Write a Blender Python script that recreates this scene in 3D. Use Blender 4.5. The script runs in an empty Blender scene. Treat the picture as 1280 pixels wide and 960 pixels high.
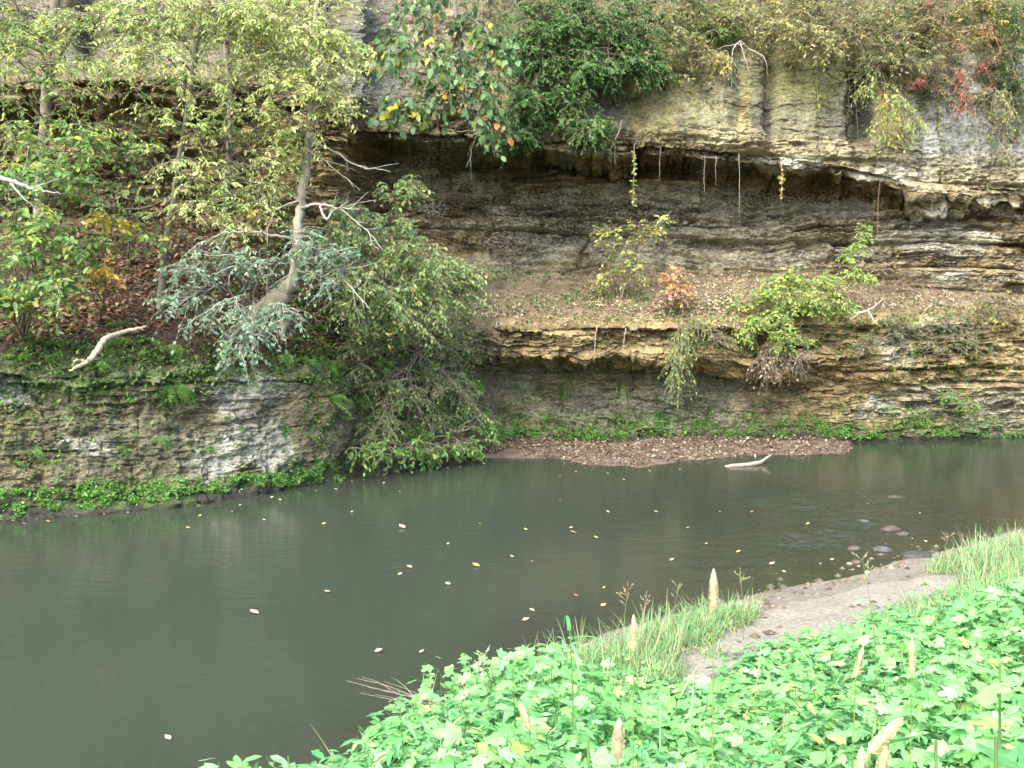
import bpy, math, random
import numpy as np
from mathutils import Vector

random.seed(7)
RNG = np.random.default_rng(11)
scene = bpy.context.scene
COL = scene.collection

# ------------------------------------------------------------------ camera, sky, sun, exposure
F = 1256.0
EYE = np.array([0.0, 0.0, 3.0])
PITCH = math.atan(90 / F)
cam_d = bpy.data.cameras.new('camera')
cam = bpy.data.objects.new('camera', cam_d)
COL.objects.link(cam)
cam.location = EYE
cam.rotation_euler = (math.pi / 2 - PITCH, 0, 0)
cam_d.sensor_width = 36
cam_d.lens = 36 * F / 1280
cam_d.clip_start = 0.05
cam_d.clip_end = 2000
scene.camera = cam

SUN_EL, SUN_AZ = math.radians(48), math.radians(208)      # azimuth clockwise from +Y: behind and left of the viewer
world = bpy.data.worlds.new('World')
scene.world = world
world.use_nodes = True
wn = world.node_tree
bg = wn.nodes['Background']
sky = wn.nodes.new('ShaderNodeTexSky')
sky.sky_type = 'NISHITA'
sky.sun_disc = False
sky.sun_elevation = SUN_EL
sky.sun_rotation = SUN_AZ
sky.air_density = 1.0
sky.dust_density = 4.0
sky.ozone_density = 0.6
wn.links.new(sky.outputs[0], bg.inputs[0])
bg.inputs[1].default_value = 0.15
sl = bpy.data.lights.new('sun', 'SUN')
sl.energy = 1.1
sl.angle = math.radians(40)
sl.color = (1.0, 0.96, 0.88)
sun = bpy.data.objects.new('sun', sl)
COL.objects.link(sun)
sd = Vector((math.sin(SUN_AZ) * math.cos(SUN_EL), math.cos(SUN_AZ) * math.cos(SUN_EL), math.sin(SUN_EL)))
sun.rotation_euler = sd.to_track_quat('Z', 'Y').to_euler()
sun.location = (0, 0, 40)
scene.view_settings.view_transform = 'Standard'
scene.view_settings.look = 'None'
scene.view_settings.gamma = 1
scene.view_settings.use_curve_mapping = False
scene.view_settings.exposure = 2.2
cy = scene.cycles
cy.use_denoising = True
cy.max_bounces = 6
cy.diffuse_bounces = 3
cy.glossy_bounces = 3
cy.transmission_bounces = 4
cy.transparent_max_bounces = 8
cy.caustics_reflective = False
cy.caustics_refractive = False
cy.use_adaptive_sampling = True
cy.adaptive_threshold = 0.02

# ------------------------------------------------------------------ helpers: projection and noise
CP, SP = math.cos(PITCH), math.sin(PITCH)


def at(px, py, Y):
    """world point seen at picture position (px, py), at the distance Y in front of the viewer"""
    px, py, Y = np.broadcast_arrays(np.asarray(px, float), np.asarray(py, float), np.asarray(Y, float))
    a, b = (px - 640) / F, (480 - py) / F
    dy, dz = CP + b * SP, -SP + b * CP
    t = Y / dy
    return np.stack([a * t, Y, 3.0 + dz * t], -1)


def on_plane(px, py, z):
    px, py = np.asarray(px, float), np.asarray(py, float)
    a, b = (px - 640) / F, (480 - py) / F
    dy, dz = CP + b * SP, -SP + b * CP
    t = (z - 3.0) / dz
    return np.stack([a * t, dy * t, np.zeros_like(t) + z], -1)


def project(P):
    x, y, z = P[..., 0], P[..., 1], P[..., 2] - 3.0
    d = y * CP - z * SP
    u = y * SP + z * CP
    return 640 + F * x / d, 480 - F * u / d


def hsh(i, j, k=0):
    i = np.asarray(i).astype(np.int64); j = np.asarray(j).astype(np.int64); k = np.asarray(k).astype(np.int64)
    n = (i * 374761393 + j * 668265263 + k * 2147483647 * 3 + 1013904223) & 0x7fffffff
    n = ((n ^ (n >> 13)) * 1274126177) & 0x7fffffff
    n = ((n ^ (n >> 15)) * 2246822519) & 0x7fffffff
    return ((n ^ (n >> 16)) & 0xffffff) / float(0xffffff)


def vnoise(x, y, seed=0):
    xi, yi = np.floor(x), np.floor(y)
    fx, fy = x - xi, y - yi
    fx, fy = fx * fx * (3 - 2 * fx), fy * fy * (3 - 2 * fy)
    a, b = hsh(xi, yi, seed), hsh(xi + 1, yi, seed)
    c, d = hsh(xi, yi + 1, seed), hsh(xi + 1, yi + 1, seed)
    return (a * (1 - fx) + b * fx) * (1 - fy) + (c * (1 - fx) + d * fx) * fy


def fbm(x, y, seed=0, octv=4, gain=0.5):
    s, a, t = 0, 1.0, 0
    for o in range(octv):
        s = s + a * vnoise(x * 2 ** o, y * 2 ** o, seed + o * 17)
        t += a
        a *= gain
    return s / t


def sstep(a, b, x):
    t = np.clip((x - a) / (b - a), 0, 1)
    return t * t * (3 - 2 * t)


def unit(v):
    return v / np.maximum(np.linalg.norm(v, axis=-1, keepdims=True), 1e-9)


# ------------------------------------------------------------------ helpers: meshes, objects
class MB:
    """collects vertices, faces and colours; build() links them as one mesh object"""

    def __init__(self):
        self.V, self.Fs, self.C, self.n = [], [], [], 0

    def add(self, V, Fa, C):
        V = np.asarray(V, float).reshape(-1, 3)
        C = np.asarray(C, float)
        if C.ndim == 1:
            C = np.broadcast_to(C, (len(V), 3))
        self.V.append(V); self.C.append(C)
        self.Fs.append(np.asarray(Fa, np.int64) + self.n)
        self.n += len(V)

    def build(self, name, mat, parent=None, smooth=True, extra=None):
        if not self.n:
            return None
        V = np.concatenate(self.V); C = np.concatenate(self.C)
        org = np.array(parent_origin(parent)) if parent is not None else np.zeros(3)
        me = bpy.data.meshes.new(name)
        me.vertices.add(len(V))
        me.vertices.foreach_set('co', (V - org).astype(np.float32).ravel())
        loops = np.concatenate([f.ravel() for f in self.Fs]).astype(np.int32)
        tot = np.concatenate([np.full(len(f), f.shape[1], np.int32) for f in self.Fs])
        start = np.concatenate([[0], np.cumsum(tot)[:-1]]).astype(np.int32)
        me.loops.add(len(loops))
        me.loops.foreach_set('vertex_index', loops)
        me.polygons.add(len(tot))
        me.polygons.foreach_set('loop_start', start)
        me.polygons.foreach_set('use_smooth', np.full(len(tot), smooth))
        me.update(calc_edges=True)
        ca = me.color_attributes.new('Col', 'FLOAT_COLOR', 'POINT')
        ca.data.foreach_set('color', np.concatenate([C, np.ones((len(C), 1))], 1).astype(np.float32).ravel())
        for nm, arr in (extra or {}).items():
            at_ = me.attributes.new(nm, 'FLOAT', 'POINT')
            at_.data.foreach_set('value', np.asarray(arr, np.float32).ravel())
        me.materials.append(mat)
        o = bpy.data.objects.new(name, me)
        COL.objects.link(o)
        if parent is not None:
            o.parent = parent
        return o


def parent_origin(p):
    o = np.zeros(3)
    while p is not None:
        o += np.array(p.location)
        p = p.parent
    return o


def tag(o, label=None, cat=None, group=None, kind=None):
    if label: o['label'] = label
    if cat: o['category'] = cat
    if group: o['group'] = group
    if kind: o['kind'] = kind
    return o


def thing(name, loc, label, cat, group=None):
    o = bpy.data.objects.new(name, None)
    COL.objects.link(o)
    o.location = tuple(float(v) for v in loc)
    return tag(o, label, cat, group)


def tubes(P, R, sides=3):
    """P (n, m, 3) polylines, R (n, m) radii -> vertices, quads"""
    n, m, _ = P.shape
    T = np.empty_like(P)
    T[:, 1:-1] = P[:, 2:] - P[:, :-2]
    T[:, 0] = P[:, 1] - P[:, 0]
    T[:, -1] = P[:, -1] - P[:, -2]
    T = unit(T)
    ref = np.where(np.abs(T[..., 2:3]) > 0.9, np.array([1.0, 0, 0]), np.array([0, 0, 1.0]))
    ref = np.broadcast_to(np.where(np.mean(np.abs(T[..., 2]), 1)[:, None, None] > 0.75, np.array([1.0, 0.1, 0]), np.array([0.1, 0, 1.0])), T.shape)
    B = unit(np.cross(T, ref)); N = np.cross(B, T)
    a = np.arange(sides) / sides * 2 * math.pi
    V = P[:, :, None] + R[:, :, None, None] * (B[:, :, None] * np.cos(a)[:, None] + N[:, :, None] * np.sin(a)[:, None])
    idx = np.arange(n * m * sides).reshape(n, m, sides)
    q = np.stack([idx[:, :-1], np.roll(idx, -1, 2)[:, :-1], np.roll(idx, -1, 2)[:, 1:], idx[:, 1:]], -1).reshape(-1, 4)
    return V.reshape(-1, 3), q


def add_tube(mb, pts, rad, sides, col):
    pts = np.asarray(pts, float); rad = np.asarray(rad, float)
    V, q = tubes(pts[None], rad[None], sides)
    mb.add(V, q, col)
    e = len(pts)
    k = len(V)
    mb.add(np.vstack([V[-sides:], pts[-1] + unit(pts[-1] - pts[-2]) * rad[-1] * .6]),
           [[i, (i + 1) % sides, sides] for i in range(sides)], col)


def smooth_path(pts, n, wob=0.0, rng=RNG):
    """resample a polyline of points (k, d) at n places with a Catmull-Rom spline"""
    pts = np.asarray(pts, float)
    k = len(pts)
    P = np.vstack([2 * pts[0] - pts[1], pts, 2 * pts[-1] - pts[-2]])
    t = np.linspace(0, k - 1 - 1e-6, n)
    i = t.astype(int); f = (t - i)[:, None]
    p0, p1, p2, p3 = P[i], P[i + 1], P[i + 2], P[i + 3]
    r = 0.5 * (2 * p1 + (p2 - p0) * f + (2 * p0 - 5 * p1 + 4 * p2 - p3) * f ** 2 + (3 * p1 - p0 - 3 * p2 + p3) * f ** 3)
    if wob:
        w = rng.normal(0, wob, (n, pts.shape[1])); w[0] = 0
        r[:, :3] += w[:, :3]
    return r


# leaf templates: x along the leaf, y across, z out of its plane
T_OVAL = (np.array([[0, 0, 0], [.3, .42, .05], [.3, -.42, .05], [.68, .36, .02], [.68, -.36, .02], [1, 0, -.12], [.5, 0, -.05]]),
          [np.array([[0, 2, 6], [0, 6, 1], [6, 2, 4], [6, 3, 1], [6, 4, 5], [6, 5, 3]])])
T_QUAD = (np.array([[0, 0, 0], [.5, .45, .06], [1, 0, -.08], [.5, -.45, .06]]), [np.array([[0, 3, 2, 1]])])
T_LANCE = (np.array([[0, 0, 0], [.35, .45, .04], [.35, -.45, .04], [1, 0, -.15]]), [np.array([[0, 2, 3, 1]])])


def palm_template():
    pts = [(0, 0)]
    lobes = [(-118, .52), (-58, .76), (0, 1.0), (58, .76), (118, .52)]
    out = []
    for i, (a, r) in enumerate(lobes):
        for da, k in ((-22, .66), (-11, .86), (0, 1.0), (11, .86), (22, .66)):
            q = math.radians(a + da)
            out.append((r * k * math.cos(q), r * k * math.sin(q)))
        if i < 4:
            q = math.radians(a + 29)
            out.append((.46 * math.cos(q), .46 * math.sin(q)))
    V = [(0, 0, .03)] + [(.25 + .75 * x, .62 * y, -.16 * (x * x + y * y) + .05 * ((i % 6) == 2)) for i, (x, y) in enumerate(out)]
    Fc = [[0, i, i + 1] for i in range(1, len(out))]
    return np.array(V), [np.array(Fc)]


T_PALM = palm_template()


def leaf_geo(mb, tpl, P, D, N, L, W, C):
    tv, tf = tpl
    n, k = len(P), len(tv)
    if n == 0:
        return
    D = unit(D); B = unit(np.cross(N, D)); N2 = np.cross(D, B)
    L = np.broadcast_to(np.asarray(L, float), (n,)); W = np.broadcast_to(np.asarray(W, float), (n,))
    V = (P[:, None] + (L[:, None] * tv[:, 0])[..., None] * D[:, None] + (W[:, None] * tv[:, 1])[..., None] * B[:, None]
         + (L[:, None] * tv[:, 2])[..., None] * N2[:, None])
    Cc = np.repeat(np.asarray(C), k, 0)
    base = (np.arange(n) * k)[:, None, None]
    V = V.reshape(-1, 3)
    first = True
    for f in tf:
        ff = (f[None] + base).reshape(-1, f.shape[1])
        if first:
            mb.add(V, ff, Cc); first = False
        else:
            mb.Fs.append(ff + mb.n - len(V))


def pick(palette, n, rng=RNG, var=0.18):
    w = np.array([p[0] for p in palette], float); w /= w.sum()
    c = np.array([p[1] for p in palette], float)
    i = rng.choice(len(palette), n, p=w)
    v = np.exp(rng.normal(0, var, (n, 1)))
    return np.clip(c[i] * v * np.exp(rng.normal(0, .06, (n, 3))), 0, .85)


def rdir(n, rng=RNG):
    return unit(rng.normal(size=(n, 3)))


UP = np.array([0, 0, 1.0])

# ------------------------------------------------------------------ materials
def nodes_of(m):
    m.use_nodes = True
    nt = m.node_tree
    return nt, nt.nodes, nt.links, nt.nodes['Principled BSDF'], nt.nodes['Material Output']


def noise_node(nt, scale, detail=4, rough=.55, vec=None):
    n = nt.nodes.new('ShaderNodeTexNoise')
    n.inputs['Scale'].default_value = scale
    n.inputs['Detail'].default_value = detail
    n.inputs['Roughness'].default_value = rough
    if vec is not None:
        nt.links.new(vec, n.inputs['Vector'])
    return n


def ramp(nt, src, a, b, ca=(0, 0, 0, 1), cb=(1, 1, 1, 1)):
    r = nt.nodes.new('ShaderNodeValToRGB')
    r.color_ramp.elements[0].position = a; r.color_ramp.elements[0].color = ca
    r.color_ramp.elements[1].position = b; r.color_ramp.elements[1].color = cb
    nt.links.new(src, r.inputs[0])
    return r


def mixc(nt, fac, a, b, mode='MIX'):
    m = nt.nodes.new('ShaderNodeMix')
    m.data_type = 'RGBA'; m.blend_type = mode
    for s, v in ((m.inputs[0], fac), (m.inputs[6], a), (m.inputs[7], b)):
        if isinstance(v, bpy.types.NodeSocket): nt.links.new(v, s)
        else: s.default_value = v
    return m.outputs[2]


def objvec(nt, sc=(1, 1, 1)):
    g = nt.nodes.new('ShaderNodeNewGeometry')
    mp = nt.nodes.new('ShaderNodeMapping')
    mp.inputs['Scale'].default_value = sc
    nt.links.new(g.outputs['Position'], mp.inputs[0])
    return mp.outputs[0]


def attr(nt, name):
    a = nt.nodes.new('ShaderNodeAttribute')
    a.attribute_name = name
    return a


def rock_material():
    m = bpy.data.materials.new('limestone')
    nt, N, L, P, O = nodes_of(m)
    col = attr(nt, 'Col').outputs['Color']
    band = noise_node(nt, 1.0, 6, .62, objvec(nt, (1.7, 1.7, 7)))
    blot = noise_node(nt, 2.3, 7, .68, objvec(nt))
    fine = noise_node(nt, 24, 5, .7, objvec(nt, (1, 1, 1.6)))
    r1 = ramp(nt, band.outputs[0], .3, .72, (.5, .47, .43, 1), (1.4, 1.38, 1.33, 1))
    r2 = ramp(nt, blot.outputs[0], .32, .7, (.55, .53, .48, 1), (1.4, 1.4, 1.4, 1))
    r3 = ramp(nt, fine.outputs[0], .3, .72, (.5, .5, .48, 1), (1.5, 1.5, 1.5, 1))
    st_ = attr(nt, 'strat').outputs['Fac']
    c = mixc(nt, st_, col, r1.outputs[0], 'MULTIPLY')
    c = mixc(nt, 1, c, r2.outputs[0], 'MULTIPLY')
    c = mixc(nt, .9, c, r3.outputs[0], 'MULTIPLY')
    # cracks: thin dirt filled lines between broken blocks
    wv = nt.nodes.new('ShaderNodeMix'); wv.data_type = 'VECTOR'; wv.inputs[0].default_value = .12
    L.new(objvec(nt, (1.5, 1.5, 4.0)), wv.inputs[4]); L.new(blot.outputs['Color'], wv.inputs[5])
    vo = nt.nodes.new('ShaderNodeTexVoronoi'); vo.feature = 'DISTANCE_TO_EDGE'; vo.inputs['Scale'].default_value = 1.5
    L.new(wv.outputs[1], vo.inputs['Vector'])
    vr = ramp(nt, vo.outputs['Distance'], .0, .05, (.38, .36, .33, 1), (1, 1, 1, 1))
    cn = noise_node(nt, .9, 3, .5, objvec(nt))
    cm = nt.nodes.new('ShaderNodeMath'); cm.operation = 'MULTIPLY'
    L.new(ramp(nt, cn.outputs[0], .48, .62).outputs[0], cm.inputs[0]); L.new(st_, cm.inputs[1])
    crk = mixc(nt, cm.outputs[0], (1, 1, 1, 1), vr.outputs[0])
    c = mixc(nt, .8, c, crk, 'MULTIPLY')
    pit = noise_node(nt, 9, 5, .72, objvec(nt, (1, 1, 2.2)))
    rp = ramp(nt, pit.outputs[0], .36, .5, (.5, .48, .44, 1), (1.08, 1.08, 1.08, 1))
    c = mixc(nt, .85, c, rp.outputs[0], 'MULTIPLY')
    # white lichen flecks
    fl = noise_node(nt, 13, 6, .8, objvec(nt, (1, 1, 1.5)))
    la = attr(nt, 'lichen').outputs['Fac']
    sub = nt.nodes.new('ShaderNodeMath'); sub.operation = 'MULTIPLY_ADD'
    L.new(la, sub.inputs[0]); sub.inputs[1].default_value = .19; L.new(fl.outputs[0], sub.inputs[2])
    rl = ramp(nt, sub.outputs[0], .64, .70)
    lv = mixc(nt, 1, (.46, .47, .42, 1), r2.outputs[0], 'MULTIPLY')
    c = mixc(nt, rl.outputs[0], c, lv)
    L.new(c, P.inputs['Base Color'])
    P.inputs['Roughness'].default_value = .9
    P.inputs['Specular IOR Level'].default_value = .25
    b1 = nt.nodes.new('ShaderNodeBump'); b1.inputs['Strength'].default_value = .9; b1.inputs['Distance'].default_value = .09
    mm = nt.nodes.new('ShaderNodeMath'); mm.operation = 'MULTIPLY'; L.new(band.outputs[0], mm.inputs[0]); L.new(st_, mm.inputs[1])
    L.new(mm.outputs[0], b1.inputs['Height'])
    b0 = nt.nodes.new('ShaderNodeBump'); b0.inputs['Strength'].default_value = .8; b0.inputs['Distance'].default_value = .12
    L.new(blot.outputs[0], b0.inputs['Height']); L.new(b1.outputs[0], b0.inputs['Normal'])
    b2 = nt.nodes.new('ShaderNodeBump'); b2.inputs['Strength'].default_value = .9; b2.inputs['Distance'].default_value = .045
    L.new(fine.outputs[0], b2.inputs['Height']); L.new(b0.outputs[0], b2.inputs['Normal'])
    b3 = nt.nodes.new('ShaderNodeBump'); b3.inputs['Strength'].default_value = .9; b3.inputs['Distance'].default_value = .08
    L.new(pit.outputs[0], b3.inputs['Height']); L.new(b2.outputs[0], b3.inputs['Normal'])
    b4 = nt.nodes.new('ShaderNodeBump'); b4.inputs['Strength'].default_value = .7; b4.inputs['Distance'].default_value = .05
    L.new(crk, b4.inputs['Height']); L.new(b3.outputs[0], b4.inputs['Normal'])
    L.new(b4.outputs[0], P.inputs['Normal'])
    return m


def leaf_material(name, trans=.35, rough=.5, spec=.35):
    m = bpy.data.materials.new(name)
    nt, N, L, P, O = nodes_of(m)
    a = attr(nt, 'Col').outputs['Color']
    n = noise_node(nt, 30, 2, .5, objvec(nt))
    r = ramp(nt, n.outputs[0], .3, .7, (.8, .8, .8, 1), (1.2, 1.2, 1.15, 1))
    c = mixc(nt, 1, a, r.outputs[0], 'MULTIPLY')
    L.new(c, P.inputs['Base Color'])
    P.inputs['Roughness'].default_value = rough
    P.inputs['Specular IOR Level'].default_value = spec
    t = N.new('ShaderNodeBsdfTranslucent')
    L.new(c, t.inputs[0])
    mx = N.new('ShaderNodeMixShader'); mx.inputs[0].default_value = trans
    L.new(P.outputs[0], mx.inputs[1]); L.new(t.outputs[0], mx.inputs[2])
    L.new(mx.outputs[0], O.inputs['Surface'])
    return m


def plain_material(name, rough=.9, scale=14, lo=.6, hi=1.35, bump=.02, stretch=(1, 1, 1)):
    m = bpy.data.materials.new(name)
    nt, N, L, P, O = nodes_of(m)
    a = attr(nt, 'Col').outputs['Color']
    n = noise_node(nt, scale, 6, .65, objvec(nt, stretch))
    r = ramp(nt, n.outputs[0], .3, .7, (lo, lo, lo, 1), (hi, hi, hi, 1))
    L.new(mixc(nt, 1, a, r.outputs[0], 'MULTIPLY'), P.inputs['Base Color'])
    P.inputs['Roughness'].default_value = rough
    P.inputs['Specular IOR Level'].default_value = .25
    b = nt.nodes.new('ShaderNodeBump'); b.inputs['Strength'].default_value = .8; b.inputs['Distance'].default_value = bump
    L.new(n.outputs[0], b.inputs['Height']); L.new(b.outputs[0], P.inputs['Normal'])
    return m


def water_material():
    m = bpy.data.materials.new('creek_water')
    nt, N, L, P, O = nodes_of(m)
    N.remove(P)
    depth = attr(nt, 'murk').outputs['Fac']
    riff = attr(nt, 'riffle').outputs['Fac']
    # ripples
    w1 = noise_node(nt, 1.0, 3, .5, objvec(nt, (2.2, 5.5, 1)))
    w2 = noise_node(nt, 1.0, 3, .55, objvec(nt, (6, 15, 1)))
    w3 = noise_node(nt, 1.0, 4, .6, objvec(nt, (6, 13, 1)))
    b1 = N.new('ShaderNodeBump'); b1.inputs['Strength'].default_value = .10; b1.inputs['Distance'].default_value = .05
    L.new(w1.outputs[0], b1.inputs['Height'])
    b2 = N.new('ShaderNodeBump'); b2.inputs['Strength'].default_value = .22; b2.inputs['Distance'].default_value = .012
    L.new(w2.outputs[0], b2.inputs['Height']); L.new(b1.outputs[0], b2.inputs['Normal'])
    b3 = N.new('ShaderNodeBump'); b3.inputs['Distance'].default_value = .03
    L.new(riff, b3.inputs['Strength']); L.new(w3.outputs[0], b3.inputs['Height']); L.new(b2.outputs[0], b3.inputs['Normal'])
    dif = N.new('ShaderNodeBsdfDiffuse'); dif.inputs[0].default_value = (.036, .047, .033, 1)
    tr = N.new('ShaderNodeBsdfTransparent'); tr.inputs[0].default_value = (.80, .80, .66, 1)
    m1 = N.new('ShaderNodeMixShader'); L.new(depth, m1.inputs[0]); L.new(tr.outputs[0], m1.inputs[1]); L.new(dif.outputs[0], m1.inputs[2])
    gl = N.new('ShaderNodeBsdfGlossy'); gl.inputs['Roughness'].default_value = .02
    L.new(b3.outputs[0], gl.inputs['Normal'])
    fr = N.new('ShaderNodeFresnel'); fr.inputs['IOR'].default_value = 1.333
    L.new(b3.outputs[0], fr.inputs['Normal'])
    m2 = N.new('ShaderNodeMixShader'); L.new(fr.outputs[0], m2.inputs[0]); L.new(m1.outputs[0], m2.inputs[1]); L.new(gl.outputs[0], m2.inputs[2])
    L.new(m2.outputs[0], O.inputs['Surface'])
    return m


M_ROCK = rock_material()
M_LEAF = leaf_material('leaf', .42)
M_HERB = leaf_material('herb_leaf', .42, .65, .18)
M_DRY = leaf_material('dry_leaf', .15, .8, .15)
M_BARK = plain_material('bark', .9, 9, .5, 1.4, .02, (1, 1, .35))
M_SOIL = plain_material('soil', .95, 22, .6, 1.35, .012)
M_STONE = plain_material('stone', .6, 12, .5, 1.4, .02)
M_WOOD = plain_material('weathered_wood', .85, 18, .65, 1.3, .01, (1, 1, 1))
M_SEED = leaf_material('seed_head', .25, .8, .2)
M_WATER = water_material()

# ------------------------------------------------------------------ the bluff: stations across it, each a profile from the creek bed up
def shore_y(px, py):
    return float(on_plane(px, py, 0.0)[1])


ST = {
    0: [(655, 0), (640, 14.3), (570, 14.6), (500, 14.85), (465, 14.75), (440, 15.0), (380, 16.6), (310, 18.3), (270, 18.8), (160, 19.1), (125, 18.6), (103, 18.5), (60, 19.3), (0, 19.6), (-80, 20.4), (-250, 23.5)],
    200: [(637, 0), (622, 15.3), (560, 15.6), (500, 15.85), (470, 15.8), (445, 16.0), (390, 17.3), (320, 19.0), (270, 19.6), (130, 19.9), (118, 19.3), (98, 19.2), (50, 20.1), (0, 20.3), (-80, 21), (-250, 24.5)],
    330: [(618, 0), (603, 16.5), (550, 16.8), (500, 17.0), (475, 16.95), (455, 17.2), (400, 18.2), (320, 19.7), (260, 20.2), (150, 20.5), (128, 20.1), (105, 20.0), (60, 20.6), (0, 20.9), (-80, 21.6), (-250, 25)],
    418: [(604, 0), (590, 17.6), (540, 17.8), (495, 17.9), (472, 17.9), (455, 18.1), (400, 18.9), (310, 20.1), (255, 20.3), (200, 20.5), (165, 20.4), (150, 20.4), (80, 20.7), (0, 21), (-80, 21.8), (-250, 25)],
    440: [(597, 0), (588, 18.8), (540, 19.2), (490, 19.3), (460, 19.5), (440, 19.6), (390, 20.2), (320, 21.0), (250, 21.9), (190, 22.1), (174, 21.3), (160, 21.2), (80, 21.6), (0, 21.9), (-80, 22.6), (-250, 26)],
    470: [(593, 0), (582, 18.6), (530, 19.0), (480, 19.3), (440, 19.5), (400, 19.9), (360, 20.4), (320, 21.3), (280, 22.4), (195, 22.7), (177, 21.5), (163, 21.4), (80, 21.8), (0, 22.0), (-80, 23), (-250, 26)],
    580: [(577, 0), (570, 20.0), (530, 20.4), (480, 20.8), (450, 21.0), (420, 21.2), (380, 21.6), (345, 22.6), (310, 23.3), (205, 23.6), (180, 21.9), (168, 21.8), (90, 22.0), (0, 22.3), (-80, 23.3), (-250, 26.5)],
    640: [(556, 22.0), (548, 22.1), (500, 22.3), (458, 22.5), (447, 21.2), (410, 21.0), (380, 21.9), (352, 23.2), (320, 23.7), (207, 24.1), (184, 22.1), (172, 22.0), (120, 22.2), (70, 22.4), (0, 23.4), (-220, 27)],
    800: [(553, 22.4), (545, 22.5), (500, 22.8), (462, 23.0), (449, 21.7), (408, 21.4), (378, 22.4), (350, 23.9), (320, 24.3), (215, 24.7), (194, 22.4), (180, 22.3), (140, 22.5), (97, 22.8), (20, 24.0), (-220, 28)],
    920: [(553, 22.7), (546, 22.8), (510, 23.0), (475, 23.1), (450, 22.2), (408, 21.7), (375, 22.8), (347, 24.2), (310, 24.6), (226, 25.0), (206, 22.8), (190, 22.7), (130, 23.0), (72, 23.2), (10, 24.3), (-220, 28.5)],
    1050: [(553, 23.0), (546, 23.0), (515, 23.1), (485, 23.1), (465, 22.7), (402, 22.6), (375, 23.4), (352, 24.5), (320, 24.8), (246, 25.1), (224, 23.4), (206, 23.2), (130, 23.4), (68, 23.6), (0, 24.6), (-220, 29)],
    1150: [(551, 23.4), (545, 23.4), (520, 23.5), (490, 23.5), (465, 23.3), (405, 23.3), (380, 23.9), (360, 24.7), (330, 24.7), (262, 24.9), (242, 24.0), (228, 23.9), (150, 24.0), (85, 24.2), (10, 25.1), (-220, 29)],
    1280: [(548, 24.0), (543, 24.0), (520, 24.1), (490, 24.1), (460, 24.0), (400, 24.1), (382, 24.6), (368, 25.2), (340, 25.1), (264, 25.2), (247, 24.7), (236, 24.6), (150, 24.8), (85, 25.0), (10, 25.9), (-220, 30)],
}
keys = sorted(ST)
ctrl_y, ctrl_z, sta = [], [], []
for k in keys:
    pr = []
    for i, (py, Y) in enumerate(ST[k]):
        if Y == 0: Y = shore_y(k, py)
        p = at(k, py, Y)
        pr.append((p[1], p[2]))
    pr = [(pr[0][0] - .25, -1.3)] + pr + [(pr[-1][0] + 25, pr[-1][1] + 2.5)]
    ctrl_y.append([q[0] for q in pr]); ctrl_z.append([q[1] for q in pr]); sta.append(k)
ctrl_y = [[y - 2.1 for y in ctrl_y[0]]] + ctrl_y + [[y + 4.2 for y in ctrl_y[-1]]]
ctrl_z = [list(ctrl_z[0])] + ctrl_z + [list(ctrl_z[-1])]
sta = [-560] + sta + [1900]
ctrl_y, ctrl_z = np.array(ctrl_y), np.array(ctrl_z)
cols_px = np.concatenate([np.arange(-560, -60, 8.0), np.arange(-60, 1340, 1.7), np.arange(1340, 1901, 8.0)])
ROWS = [8, 8, 44, 44, 28, 36, 34, 32, 36, 84, 36, 24, 64, 52, 28, 18, 5]
tt = np.concatenate([i + np.arange(n) / n for i, n in enumerate(ROWS)] + [[len(ROWS)]])


def interp_cols(A):
    out = np.stack([np.interp(cols_px, sta, A[:, i]) for i in range(A.shape[1])], 1)
    k = np.exp(-.5 * (np.arange(-12, 13) / 4.5) ** 2); k /= k.sum()
    pad = np.pad(out, ((12, 12), (0, 0)), 'edge')
    return np.stack([np.convolve(pad[:, i], k, 'valid') for i in range(A.shape[1])], 1)


cyy, czz = interp_cols(ctrl_y), interp_cols(ctrl_z)
ti = np.minimum(tt.astype(int), len(ROWS) - 1); tf = tt - ti
GY = cyy[:, ti] * (1 - tf) + cyy[:, ti + 1] * tf
GZ = czz[:, ti] * (1 - tf) + czz[:, ti + 1] * tf
GX = ((cols_px - 640) / F)[:, None] * (GY * CP - (GZ - 3) * SP)
G = np.stack([GX, GY, GZ], -1)
k5 = np.array([1, 2, 1]) / 4.0
for _ in range(2):
    G[:, 1:-1] = G[:, :-2] * .25 + G[:, 1:-1] * .5 + G[:, 2:] * .25
dS = np.gradient(G, axis=0); dT = np.gradient(G, axis=1)
NB = unit(np.cross(dS, dT))
NB *= np.sign(np.mean(NB[..., 1])) * -1
S = np.cumsum(np.r_[0, np.hypot(np.diff(G[:, 60, 0]), np.diff(G[:, 60, 1]))])[:, None] + 0 * GZ
TT = tt[None] + 0 * GZ
PX, PY = project(G)
Zl = G[..., 2] + .012 * S + .32 * (fbm(S * .3, G[..., 2] * .45, 5) - .5)


def layers(zc, seed, mean):
    rg = np.random.default_rng(seed)
    b = np.cumsum(rg.uniform(.35, 1.65, 400) * mean) - 4
    i = np.searchsorted(b, zc)
    lo = b[np.clip(i - 1, 0, 399)]; hi = b[np.clip(i, 0, 399)]
    return i, np.clip((zc - lo) / np.maximum(hi - lo, 1e-6), 0, 1)


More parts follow.
